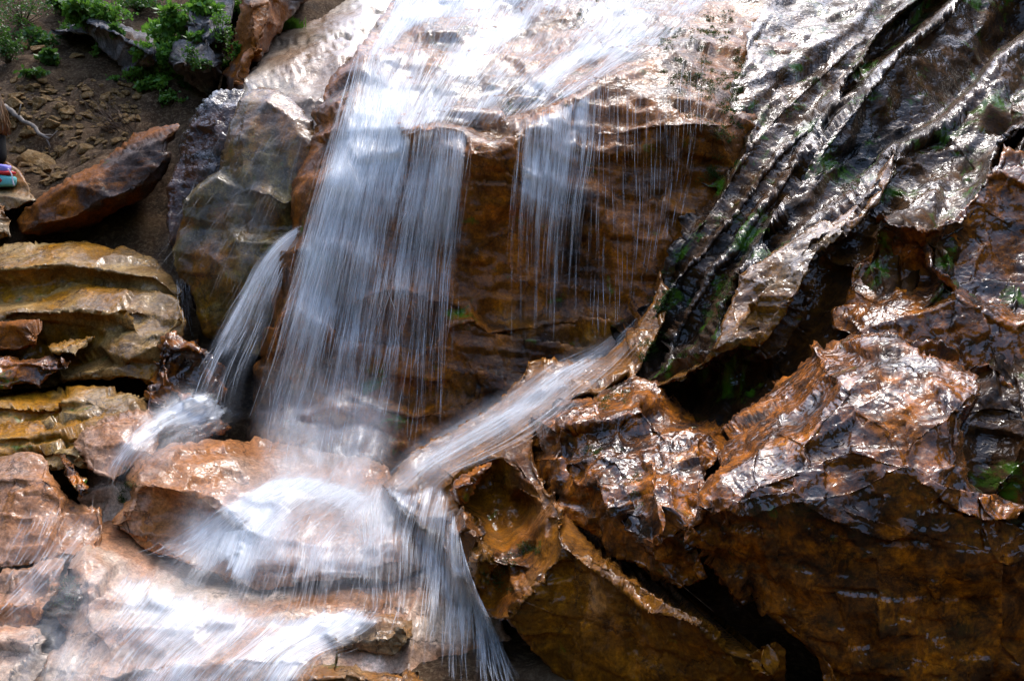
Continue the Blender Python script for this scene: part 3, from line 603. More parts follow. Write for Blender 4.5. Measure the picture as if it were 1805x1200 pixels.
# ------------------------------------------------------------------ left: tall slab, dark block, leaning boulder
rock('rock', 'dark glinting block wedged between the leaning boulder and the tall slab veiled in spray', 'rock',
     [(318, 222, 7.9), (340, 187, 7.9), (370, 163, 7.9), (400, 148, 8.0), (432, 156, 7.9), (450, 250, 7.5), (440, 400, 7.3), (400, 520, 7.15), (345, 570, 7.1), (318, 515, 7.15), (298, 470, 7.2), (287, 400, 7.25), (288, 330, 7.4), (302, 275, 7.6)],
     creases=[[(345, 190, 7.7), (372, 172, 7.68), (418, 178, 7.6)], [(325, 235, 7.62), (330, 300, 7.45), (320, 380, 7.3), (325, 480, 7.1)]], pts=[(380, 240, 7.4), (370, 330, 7.3)],
     mat=M['dark'], res=4, thick=.9, rnd=.05, rpx=7, jit=2.5, a_fac=.06, f_fac=4, seed=61)
rock('rock', 'tall upright slab veiled in spray left of the waterfall, olive brown above and rusty below', 'rock',
     [(428, 160, 7.6), (455, 150, 7.75), (490, 148, 7.75), (517, 172, 7.6), (560, 215, 7.3), (600, 300, 7.0), (600, 480, 6.8), (560, 620, 6.6), (470, 640, 6.6), (400, 620, 6.7), (352, 590, 6.8), (335, 525, 6.85), (302, 478, 6.9), (298, 440, 6.95), (304, 395, 7.05), (318, 358, 7.1), (346, 322, 7.15), (383, 296, 7.2), (384, 262, 7.25), (394, 214, 7.35), (412, 176, 7.5)],
     creases=[[(430, 168, 7.5), (470, 172, 7.35), (505, 195, 7.25), (527, 235, 7.15)], [(430, 172, 7.44), (424, 240, 7.15), (428, 330, 7.0), (405, 400, 6.9), (385, 450, 6.78)],
              [(450, 318, 7.02), (475, 318, 7.02), (498, 335, 7.0)], [(448, 335, 6.9), (475, 338, 6.86), (500, 355, 6.86)], [(415, 400, 6.92), (450, 395, 6.95), (505, 400, 6.92)], [(385, 450, 6.74), (415, 420, 6.74), (500, 425, 6.74)],
              [(378, 457, 6.76), (400, 490, 6.68), (428, 495, 6.66)], [(310, 380, 6.98), (345, 335, 7.02), (380, 312, 7.05)]], pts=[(480, 260, 7.08), (440, 560, 6.6), (345, 480, 6.82)],
     mat=M['olive'], res=4.5, thick=.8, rnd=.05, rpx=7, jit=2, a_fac=.03, f_fac=2.5, soft=0, seed=62)
rock('boulder', 'long leaning boulder with an orange stained end, propped above the dark hollow on the left', 'boulder',
     [(25, 388, 8.0), (40, 365, 8.0), (62, 345, 8.0), (118, 308, 8.0), (167, 285, 8.1), (195, 260, 8.15), (235, 234, 8.2), (280, 217, 8.2), (312, 211, 8.1), (323, 222, 8.0), (308, 250, 7.9), (301, 285, 7.85), (291, 322, 7.85), (262, 352, 7.9), (215, 377, 7.95), (167, 397, 7.95), (130, 415, 7.95), (70, 420, 7.95), (28, 418, 7.95)],
     creases=[[(62, 358, 7.75), (120, 322, 7.75), (175, 300, 7.8), (240, 258, 7.85), (285, 235, 7.85), (315, 225, 7.9)], [(60, 400, 7.65), (130, 385, 7.62), (200, 355, 7.65), (250, 325, 7.7), (285, 290, 7.75)], [(150, 330, 7.62), (158, 360, 7.6), (200, 345, 7.62)], [(240, 258, 7.8), (255, 290, 7.72), (240, 330, 7.68)]],
     mat=M['boulder'], res=3.5, thick=.9, rnd=.1, rpx=12, jit=2, a_fac=.032, f_fac=3.2, seed=63)
# upper left slabs
rock('rock_slab', 'pale sloping slab in bright mist above the tall upright slab on the left', 'rock slab',
     [(395, 175, 8.6), (425, 150, 8.9), (440, 120, 9.6), (470, 80, 10.6), (510, 40, 12), (560, -20, 14), (620, -80, 15), (900, -80, 14), (900, 100, 10), (700, 220, 8.2), (600, 320, 7.7), (520, 330, 7.6), (470, 200, 7.9), (430, 190, 8.2)],
     creases=[[(440, 135, 9.0), (500, 110, 9.2), (580, 60, 10.2), (640, 20, 11.2)], [(440, 146, 8.7), (505, 124, 8.85), (585, 80, 9.6), (640, 40, 10.5)], [(480, 170, 8.4), (540, 150, 8.5), (600, 110, 8.9)], [(490, 185, 8.15), (545, 168, 8.2), (600, 130, 8.55)], [(500, 60, 11), (560, 30, 11.8), (620, -20, 13)], [(503, 72, 10.6), (563, 45, 11.2), (625, 0, 12.3)], [(525, 230, 7.85), (545, 195, 8.1), (580, 170, 8.2)]],
     mat=M['back'], res=4.5, thick=1.2, rnd=.12, rpx=10, jit=3, a_fac=.05, f_fac=1.8, strat=(.3, -.2, .93), a_str=.015, f_str=4, soft=0, seed=64)
# ------------------------------------------------------------------ left shelves
SH = dict(mat=M['shelf'], res=4, strat=(.1, -.1, 1), s_q=3.2, a_str=.012, f_str=17, a_fbm=.01)
rock('rock_shelf', 'low ochre hump of layered rock in front of the dark hollow', 'rock shelf',
     [(-60, 440, 7.5), (10, 425, 7.55), (65, 418, 7.6), (122, 416, 7.6), (210, 428, 7.5), (266, 446, 7.35), (298, 472, 7.1), (330, 510, 6.9), (320, 560, 6.75), (200, 560, 6.7), (80, 560, 6.7), (-60, 570, 6.7)],
     creases=[[(-60, 462, 7.0), (10, 460, 7.0), (110, 452, 7.05), (200, 466, 7.0), (270, 474, 6.95)], [(-60, 475, 6.86), (30, 470, 6.84), (110, 462, 6.9), (200, 477, 6.86), (275, 486, 6.82)], [(-60, 515, 7.0), (20, 508, 7.02), (110, 495, 7.05), (190, 497, 7.0), (266, 494, 6.85), (310, 510, 6.8)], [(50, 440, 7.25), (130, 432, 7.3), (230, 450, 7.2)]],
     thick=.8, rnd=.06, rpx=8, jit=2.5, a_fac=.032, f_fac=2.6, seed=71, **SH)
rock('rock_shelf', 'broad greenish tan shelf with a broken dark front edge, below the layered hump', 'rock shelf',
     [(-60, 520, 6.95), (60, 508, 7.0), (147, 492, 7.0), (210, 500, 6.9), (268, 494, 6.85), (318, 520, 6.6), (340, 560, 6.4), (330, 620, 6.3), (270, 680, 6.1), (100, 680, 6.1), (-60, 690, 6.1)],
     creases=[[(-60, 550, 6.42), (10, 546, 6.4), (80, 545, 6.38), (120, 543, 6.38), (175, 550, 6.34), (222, 556, 6.32)], [(82, 556, 6.42), (120, 552, 6.44), (175, 560, 6.42), (224, 566, 6.4)], [(80, 612, 6.55), (150, 598, 6.6), (224, 575, 6.5)],
              [(215, 535, 6.5), (222, 560, 6.3), (232, 575, 6.3)], [(235, 560, 6.52), (260, 545, 6.5), (325, 556, 6.3)], [(240, 575, 6.36), (275, 576, 6.28), (300, 570, 6.28)], [(175, 586, 6.42), (270, 576, 6.25)], [(105, 672, 6.0), (180, 640, 6.08), (260, 610, 6.15)]],
     pts=[(150, 525, 6.6), (40, 530, 6.65)], thick=.8, rnd=.05, rpx=8, jit=2.5, a_fac=.035, f_fac=2.6, seed=72, **SH)
rock('rock', 'squarish brown block with a purple grey top at the left edge under the tan shelf', 'rock',
     [(-50, 545, 6.4), (30, 553, 6.3), (78, 556, 6.25), (82, 580, 6.1), (80, 614, 6.05), (40, 620, 6.0), (-50, 622, 6.0)],
     creases=[[(-50, 560, 6.2), (10, 566, 6.14), (60, 572, 6.05), (52, 605, 5.95)], [(60, 572, 6.05), (80, 562, 6.15)]], mat=M['boulder'], res=3.5, thick=.6, rnd=.05, rpx=8, jit=2, a_fac=.05, f_fac=4, seed=73)
rock('rock', 'dark wedge of rock with a long straight lower ledge, lying beside the sloping tan slab', 'rock',
     [(82, 606, 6.2), (120, 595, 6.22), (165, 582, 6.2), (170, 592, 6.1), (150, 604, 6.0), (130, 622, 5.9), (85, 616, 5.95)], creases=[[(84, 612, 6.02), (130, 604, 6.02), (168, 588, 6.08)]], mat=M['shelf'], res=3, thick=.4, rnd=.04, rpx=6, jit=1.5, a_fac=.03, f_fac=5, seed=74)
rock('rock', 'broad dark brown block with a flat wet top edge, low at the left edge', 'rock',
     [(-50, 618, 6.05), (30, 616, 6.05), (90, 618, 6.05), (134, 622, 6.0), (128, 640, 5.9), (108, 657, 5.82), (60, 676, 5.75), (15, 688, 5.7), (-50, 692, 5.7)],
     creases=[[(-50, 632, 5.84), (30, 628, 5.84), (85, 632, 5.82), (128, 634, 5.85)], [(30, 682, 5.75), (70, 660, 5.82), (105, 650, 5.84)]], mat=M['orange'], res=3.5, thick=.6, rnd=.05, rpx=8, jit=2, a_fac=.04, f_fac=4, seed=75)
rock('rock', 'jagged upright cluster of wet brown rock beside the foot of the side jet', 'rock',
     [(245, 640, 6.1), (262, 610, 6.15), (285, 585, 6.2), (305, 575, 6.25), (335, 592, 6.2), (362, 606, 6.2), (395, 640, 6.2), (430, 700, 6.1), (430, 760, 5.8), (350, 780, 5.5), (262, 740, 5.55), (240, 700, 5.75)],
     creases=[[(292, 590, 6.0), (300, 650, 5.9), (310, 690, 5.8)], [(305, 605, 6.05), (335, 600, 6.05), (360, 615, 6.0)], [(245, 640, 5.95), (275, 630, 5.9), (300, 655, 5.8)], [(255, 690, 5.7), (290, 680, 5.7), (320, 690, 5.7)], [(345, 650, 6.05), (380, 660, 5.95), (400, 690, 5.9)]],
     mat=M['orange'], res=3.5, thick=.7, rnd=.06, rpx=8, jit=2.5, a_fac=.09, f_fac=4.5, seed=76)
rock('rock_shelf', 'thin tan shelf running left from the jagged cluster, with small steps', 'rock shelf',
     [(-60, 690, 5.9), (60, 684, 5.95), (157, 675, 5.95), (235, 682, 5.95), (265, 705, 5.8), (260, 740, 5.5), (160, 760, 5.4), (-60, 770, 5.4)],
     creases=[[(-60, 712, 5.55), (60, 708, 5.58), (150, 700, 5.62), (230, 696, 5.65)], [(-60, 724, 5.58), (60, 720, 5.6), (150, 712, 5.62)], [(50, 735, 5.5), (120, 728, 5.5), (190, 722, 5.5)], [(150, 668, 6.0), (170, 655, 6.05), (230, 640, 6.1)]],
     thick=.6, rnd=.06, rpx=8, jit=2.5, a_fac=.045, f_fac=4, seed=77, **SH)
rock('rock_shelf', 'long orange brown shelf of thin layers at the left edge above the rounded orange rock', 'rock shelf',
     [(-60, 735, 5.5), (60, 728, 5.55), (190, 716, 5.6), (262, 722, 5.5), (240, 790, 5.1), (150, 830, 4.95), (-60, 830, 4.95)],
     creases=[[(-60, 765, 5.15), (40, 760, 5.15), (120, 750, 5.2), (180, 745, 5.22)], [(-60, 774, 5.16), (40, 770, 5.16), (120, 760, 5.2)], [(30, 780, 5.1), (100, 785, 5.0), (130, 800, 4.95)]],
     thick=.6, rnd=.06, rpx=8, jit=2.5, a_fac=.05, f_fac=4, seed=78, **SH)
rock('rock', 'speckled pinkish grey rock beside the misty flow at the foot of the side jet', 'rock',
     [(130, 780, 5.15), (140, 755, 5.25), (172, 728, 5.35), (215, 712, 5.4), (262, 712, 5.4), (300, 740, 5.3), (280, 800, 5.0), (200, 850, 4.85), (150, 830, 4.9)],
     creases=[[(145, 765, 5.1), (185, 740, 5.15), (240, 730, 5.2)], [(140, 790, 5.0), (180, 775, 4.98), (230, 770, 5.0)]], mat=M['blush'], res=3.5, thick=.5, rnd=.03, rpx=6, jit=2, a_fac=.025, f_fac=5, soft=0, seed=79)
rock('rock', 'rounded orange rock with a thin film of water on the left below the shelves', 'rock',
     [(-60, 800, 4.95), (0, 794, 5.0), (55, 788, 5.0), (92, 800, 4.95), (112, 840, 4.8), (140, 872, 4.75), (180, 880, 4.75), (200, 930, 4.6), (170, 990, 4.35), (-60, 1010, 4.3)],
     creases=[[(-60, 830, 4.72), (20, 826, 4.72), (80, 830, 4.72), (110, 860, 4.68)], [(0, 925, 4.5), (60, 935, 4.48), (110, 960, 4.42)]], mat=M['blush'], res=4, thick=.6, rnd=.06, rpx=10, jit=2, a_fac=.03, f_fac=3, seed=80)
rock('rock', 'smooth pale slab under the misty stream beside the narrow dark wedge', 'rock',
     [(130, 800, 5.2), (180, 790, 5.2), (250, 800, 5.15), (270, 860, 5.05), (240, 940, 4.8), (190, 985, 4.62), (140, 985, 4.6), (120, 900, 4.9)], creases=[[(150, 860, 4.95), (200, 850, 4.92), (240, 860, 4.95)]],
     mat=M['pale'], res=4, thick=.5, rnd=.05, rpx=10, jit=2, a_fac=.03, f_fac=3, seed=89)
rock('rock', 'narrow dark wedge of rock standing between the rounded orange rock and the misty flow', 'rock',
     [(92, 792, 4.95), (115, 790, 4.98), (140, 815, 4.9), (168, 862, 4.75), (160, 878, 4.7), (128, 872, 4.68), (105, 835, 4.78)], creases=[[(105, 800, 4.85), (130, 840, 4.72), (150, 872, 4.65)]], mat=M['orange'], res=3, thick=.35, rnd=.04, rpx=6, jit=2, a_fac=.05, f_fac=6, seed=81)
# ------------------------------------------------------------------ pool rock and foreground
rock('rock', 'broad rock in the middle of the stream with an orange corner and overflowing lip', 'rock',
     [(178, 930, 4.62), (205, 850, 4.85), (228, 806, 5.0), (300, 772, 5.2), (372, 752, 5.4), (465, 762, 5.6), (600, 790, 5.6), (720, 830, 5.3), (760, 900, 4.8), (770, 1000, 4.5), (700, 1040, 4.35), (560, 1030, 4.22), (426, 1040, 4.22), (350, 1012, 4.4), (270, 972, 4.5), (208, 955, 4.58)],
     creases=[[(215, 905, 4.6), (238, 835, 4.75), (262, 805, 4.9), (320, 785, 5.05), (400, 775, 5.2)], [(238, 850, 4.7), (300, 860, 4.66), (340, 868, 4.64), (400, 900, 4.52), (440, 925, 4.46), (560, 945, 4.42), (700, 950, 4.42)], [(215, 925, 4.62), (290, 900, 4.74), (350, 900, 4.72), (400, 930, 4.52), (450, 955, 4.40), (560, 975, 4.32), (700, 985, 4.32)], [(465, 900, 4.62), (520, 880, 4.72), (580, 910, 4.6)]],
     pts=[(450, 840, 4.85), (560, 850, 4.95), (640, 880, 4.8)], mat=M['blush'], res=4.5, thick=.8, rnd=.06, rpx=10, jit=3, a_fac=.045, f_fac=3, seed=82)
rock('rock', 'wide pale washed rock in the foreground under a sheet of white water', 'rock',
     [(80, 1075, 4.02), (100, 1010, 4.2), (122, 975, 4.36), (135, 930, 4.6), (175, 900, 4.9), (270, 920, 4.95), (380, 970, 4.8), (470, 980, 4.75), (600, 965, 4.75), (790, 970, 4.7), (880, 1060, 4.4), (960, 1180, 4.0), (900, 1320, 3.5), (400, 1330, 3.4), (-60, 1330, 3.4), (-60, 1200, 3.65), (50, 1150, 3.75), (90, 1110, 3.88)],
     creases=[[(130, 1000, 4.15), (125, 1040, 4.04), (140, 1085, 3.9)], [(150, 970, 4.25), (148, 1020, 4.05), (160, 1075, 3.92)], [(170, 1070, 3.98), (300, 1050, 4.05), (420, 1040, 4.12), (600, 1050, 4.12)], [(150, 1090, 3.86), (300, 1072, 3.9), (430, 1062, 3.98), (610, 1072, 3.98)], [(200, 1150, 3.7), (350, 1110, 3.8), (520, 1120, 3.78)], [(200, 1165, 3.62), (360, 1130, 3.7), (520, 1140, 3.68)]],
     mat=M['pale'], res=5, thick=.7, rnd=.05, rpx=10, jit=3, a_fac=.05, f_fac=2.8, seed=83)
rock('rock', 'dark mossy rock face between the pale foreground rock and the orange flow on the left', 'rock',
     [(78, 1070, 3.98), (86, 1030, 4.05), (105, 1005, 4.12), (150, 1010, 4.1), (152, 1045, 3.98), (128, 1085, 3.88), (100, 1082, 3.9)], creases=[[(85, 1060, 3.92), (110, 1020, 3.98), (145, 1020, 3.98)]], mat=M['slab'], res=3.5, thick=.35, rnd=.05, rpx=8, jit=2.5, a_fac=.04, f_fac=6, seed=84)
rock('rock', 'low orange rock at the left edge with streaks of running water', 'rock',
     [(-60, 980, 4.4), (40, 985, 4.36), (116, 965, 4.4), (130, 985, 4.3), (100, 1040, 4.1), (80, 1080, 3.95), (0, 1095, 3.9), (-60, 1095, 3.9)], creases=[[(-60, 1010, 4.2), (40, 1005, 4.2), (110, 990, 4.25)]], pts=[(20, 1060, 4.0)], mat=M['blush'], res=4, thick=.5, rnd=.05, rpx=10, jit=2, a_fac=.04, f_fac=3, seed=85)
rock('rock', 'smooth beige rock in the bottom left corner', 'rock',
     [(-60, 1090, 3.92), (20, 1086, 3.92), (76, 1090, 3.86), (100, 1120, 3.72), (75, 1165, 3.58), (40, 1210, 3.48), (-60, 1320, 3.3)], creases=[[(-60, 1115, 3.74), (30, 1110, 3.72), (85, 1120, 3.68)]], mat=M['pale'], res=4, thick=.5, rnd=.06, rpx=12, jit=2, a_fac=.04, f_fac=3, seed=86)
rock('rock', 'small rounded rock breaking the white water at the bottom edge of the picture', 'rock',
     [(455, 1215, 3.52), (490, 1172, 3.62), (560, 1154, 3.7), (640, 1154, 3.7), (720, 1168, 3.62), (780, 1215, 3.5), (760, 1320, 3.3), (480, 1320, 3.3)], creases=[[(520, 1180, 3.52), (600, 1172, 3.54), (700, 1188, 3.5)]], mat=M['tan'], res=4, thick=.5, rnd=.07, rpx=12, jit=2.5, a_fac=.04, f_fac=4, seed=87)
rock('rock', 'brown flat rock below the falling strands left of the dark toe', 'rock',
     [(560, 1110, 3.95), (600, 1085, 4.02), (680, 1070, 4.05), (730, 1080, 4.0), (740, 1120, 3.85), (690, 1160, 3.75), (590, 1150, 3.8)], creases=[[(575, 1118, 3.86), (650, 1108, 3.84), (728, 1110, 3.82)]], mat=M['tan'], res=4, thick=.4, rnd=.05, rpx=10, jit=2.5, a_fac=.04, f_fac=4, seed=88)
def rock_g(name, label, cat, outline, creases=(), near=.55, **kw):
    """an outcrop standing out of the hillside: its distances are taken from the ground it grows from"""
    def gd(x, y):
        q = GBVH.ray_cast(C0, Vector(at(x, y, 1.0) - CAMP).normalized())
        return 14.0 if q[0] is None else (np.array(q[0]) - CAMP) @ FW
    cy = min(p[1] for p in outline); hy = max(p[1] for p in outline)
    f = lambda p, k: (p[0], p[1], gd(p[0], max(p[1], -60)) * .35 + gd(p[0], hy) * .65 - k * near)
    return rock(name, label, cat, [f(p, .4) for p in outline], [[f(p, 1.6) for p in c] for c in creases], **kw)
rock('rock', 'dark wet rock behind the ragged curtain, between the broad middle rock and the rusty tongue', 'rock',
     [(650, 870, 5.0), (740, 850, 4.95), (800, 900, 4.75), (835, 980, 4.55), (880, 1090, 4.3), (930, 1210, 4.1), (760, 1230, 4.1), (690, 1110, 4.3), (660, 1000, 4.6)], creases=[[(720, 930, 4.62), (770, 960, 4.5), (790, 1060, 4.3)]],
     mat=M['main'], res=4, thick=.6, rnd=.06, rpx=10, jit=2.5, a_fac=.05, f_fac=3.5, soft=0, seed=90)
# ------------------------------------------------------------------ background outcrops
rock_g('rock_outcrop', 'pale blue grey rock outcrop on the dark hillside, half covered by green plants', 'rock outcrop',
     [(95, 42, 12.6), (125, 25, 12.8), (175, 25, 12.6), (230, 40, 12.3), (268, 60, 12.0), (292, 88, 11.6), (290, 125, 11.2), (262, 132, 11.0), (215, 138, 10.9), (190, 115, 11.2), (150, 75, 11.9)],
     creases=[[(165, 40, 12.1), (215, 60, 11.8), (270, 90, 11.3)]], mat=M['grey'], res=3.5, thick=1.2, rnd=.15, rpx=10, jit=2.5, a_fac=.05, f_fac=1.6, soft=0, seed=91)
rock_g('rock_outcrop', 'brown shaded cliff block at the top, between the green plants and the pale misty slab', 'rock outcrop',
     [(400, 200, 9.4), (385, 130, 10.2), (405, 60, 11.4), (420, -10, 12.8), (440, -70, 13.5), (560, -70, 14.5), (560, 0, 14.2), (510, 50, 12.8), (480, 90, 11.6), (450, 130, 10.4), (435, 190, 9.3)],
     creases=[[(435, 0, 12.2), (440, 80, 10.9), (425, 150, 9.8)], [(490, -20, 13.0), (480, 40, 12.2), (460, 100, 10.8)]], mat=M['boulder'], res=4, thick=1.4, rnd=.15, rpx=10, jit=3, a_fac=.07, f_fac=1.3, soft=0, seed=92)
rock_g('rock_outcrop', 'knobbly brown outcrop hung with plants at the top of the hillside', 'rock outcrop',
     [(290, 110, 11.2), (300, 60, 12.2), (330, 0, 13.2), (350, -60, 14), (430, -60, 13.8), (420, 20, 12.6), (405, 80, 11.6), (395, 150, 10.3), (370, 185, 9.7), (330, 160, 10.2)],
     creases=[[(330, 30, 12.3), (370, 60, 11.8), (400, 60, 11.8)], [(310, 110, 11), (350, 120, 10.6), (385, 120, 10.5)]], mat=M['grey'], res=4, thick=1.2, rnd=.15, rpx=10, jit=3, a_fac=.08, f_fac=1.5, soft=0, seed=93)
rock('rock', 'long flat grey rock the bag rests on, at the left edge', 'rock',
     [(-80, 270, 8.55), (-20, 262, 8.6), (5, 272, 8.55), (35, 298, 8.45), (62, 338, 8.2), (70, 352, 8.1), (30, 372, 8.0), (-80, 390, 7.95)],
     creases=[[(-80, 328, 8.25), (0, 330, 8.22), (40, 336, 8.2), (62, 342, 8.15)], [(-80, 338, 8.08), (0, 338, 8.05), (55, 350, 8.05)]], mat=M['tan'], res=3, thick=.6, rnd=.05, rpx=6, jit=1.5, a_fac=.03, f_fac=3, seed=94)
rock('rock', 'streaked pale rock low at the left edge beside the leaning boulder', 'rock',
     [(-60, 345, 8.05), (8, 342, 8.0), (20, 365, 7.9), (24, 400, 7.8), (14, 430, 7.7), (-60, 440, 7.7)], creases=[[(-60, 360, 7.8), (10, 360, 7.78), (15, 410, 7.65)]], mat=M['tan'], res=3, thick=.5, rnd=.05, rpx=6, jit=1.5, a_fac=.05, f_fac=4, seed=95)
BV = np.vstack(ROCKV); BF = np.vstack(ROCKF)
BVH = BVHTree.FromPolygons(BV.tolist(), BF.tolist())
def hit(x, y):
    d = at(x, y, 1.0) - CAMP
    q = BVH.ray_cast(C0, Vector(d).normalized())
    return None if q[0] is None else (np.array(q[0]), np.array(q[1]))

# ------------------------------------------------------------------ water
def water_mats():
    out = []
    for nm in ('white_water_sheet', 'white_water_strands', 'soft_spray'):
        m, nt, nd, L = newmat(nm)
        fl = N(nt, 'Attribute', attribute_name='flow'); cv = N(nt, 'Attribute', attribute_name='cover')
        d = N(nt, 'BsdfDiffuse'); d.inputs[0].default_value = (.90, .93, .95, 1)
        t = N(nt, 'BsdfTranslucent'); t.inputs[0].default_value = (.90, .93, .95, 1)
        g = N(nt, 'BsdfGlossy'); g.inputs['Roughness'].default_value = .25; g.inputs[0].default_value = (1, 1, 1, 1)
        m1 = N(nt, 'MixShader'); m1.inputs[0].default_value = .5; L.new(d.outputs[0], m1.inputs[1]); L.new(t.outputs[0], m1.inputs[2])
        m2 = N(nt, 'MixShader'); m2.inputs[0].default_value = .06; L.new(m1.outputs[0], m2.inputs[1]); L.new(g.outputs[0], m2.inputs[2])
        def stretched(su, sv, detail, rough, dist=0.0):
            mp = N(nt, 'Mapping'); mp.inputs['Scale'].default_value = (su, sv, 1); L.new(fl.outputs['Vector'], mp.inputs[0])
            return noise(nt, mp.outputs[0], 1.0, detail, rough, dist)
        if nm.endswith('sheet'):
            s1 = ramp(nt, stretched(62, 2.2, 4, .65), [(.30, 0), (.70, 1)])
            s2 = ramp(nt, stretched(17, 1.5, 4, .6, .3), [(.32, 0), (.68, 1)])
            s3 = ramp(nt, stretched(4.5, 1.2, 3, .55, .4), [(.32, 0), (.68, 1)])
            st = math_(nt, 'ADD', math_(nt, 'MULTIPLY', s1, .34), math_(nt, 'ADD', math_(nt, 'MULTIPLY', s2, .38), math_(nt, 'MULTIPLY', s3, .30)))
            a = math_(nt, 'SUBTRACT', math_(nt, 'ADD', st, cv.outputs['Fac']), 1.0)
            a = ramp(nt, a, [(0.02, 0), (.2, .16), (.42, .68), (.66, .9)])
        elif nm == 'soft_spray':
            s1 = ramp(nt, stretched(7, 3, 4, .6, .5), [(.3, .15), (.75, 1)])
            a = math_(nt, 'MULTIPLY', math_(nt, 'MULTIPLY', s1, cv.outputs['Fac']), .62)
        else:
            s1 = ramp(nt, stretched(1, 5, 3, .6), [(.3, .25), (.65, 1)])
            a = math_(nt, 'MULTIPLY', s1, cv.outputs['Fac'])
        tr = N(nt, 'BsdfTransparent'); mx = N(nt, 'MixShader'); L.new(a, mx.inputs[0]); L.new(tr.outputs[0], mx.inputs[1]); L.new(m2.outputs[0], mx.inputs[2])
        o = N(nt, 'OutputMaterial'); L.new(mx.outputs[0], o.inputs[0])
        out.append(m)
    return out
WM = water_mats()

def cr(pts, n):
    """smooth resampling of a polyline by length"""
    p = np.asarray(pts, float); q = np.vstack([2 * p[0] - p[1], p, 2 * p[-1] - p[-2]])
    o = []
    for i in range(1, len(q) - 2):
        for t in np.linspace(0, 1, 16, endpoint=False):
            o.append(.5 * (2 * q[i] + (q[i + 1] - q[i - 1]) * t + (2 * q[i - 1] - 5 * q[i] + 4 * q[i + 1] - q[i + 2]) * t ** 2 + (3 * q[i] - q[i - 1] - 3 * q[i + 1] + q[i + 2]) * t ** 3))
    o.append(q[-2]); o = np.array(o)
    s = np.concatenate([[0], np.cumsum(np.hypot(*np.diff(o[:, :2], axis=0).T))])
    return np.stack([np.interp(np.linspace(0, s[-1], n), s, o[:, k]) for k in range(o.shape[1])], -1)

def smooth1(a, k, axis):
    if k < 2: return a
    pad = [(0, 0)] * a.ndim; pad[axis] = (k, k)
    b = np.pad(a, pad, mode='edge'); c = np.cumsum(b, axis)
    c = np.take(c, range(2 * k, c.shape[axis]), axis) - np.concatenate([np.zeros_like(np.take(c, [0], axis)), np.take(c, range(0, c.shape[axis] - 2 * k - 1), axis)], axis)
    return c / (2 * k + 1)

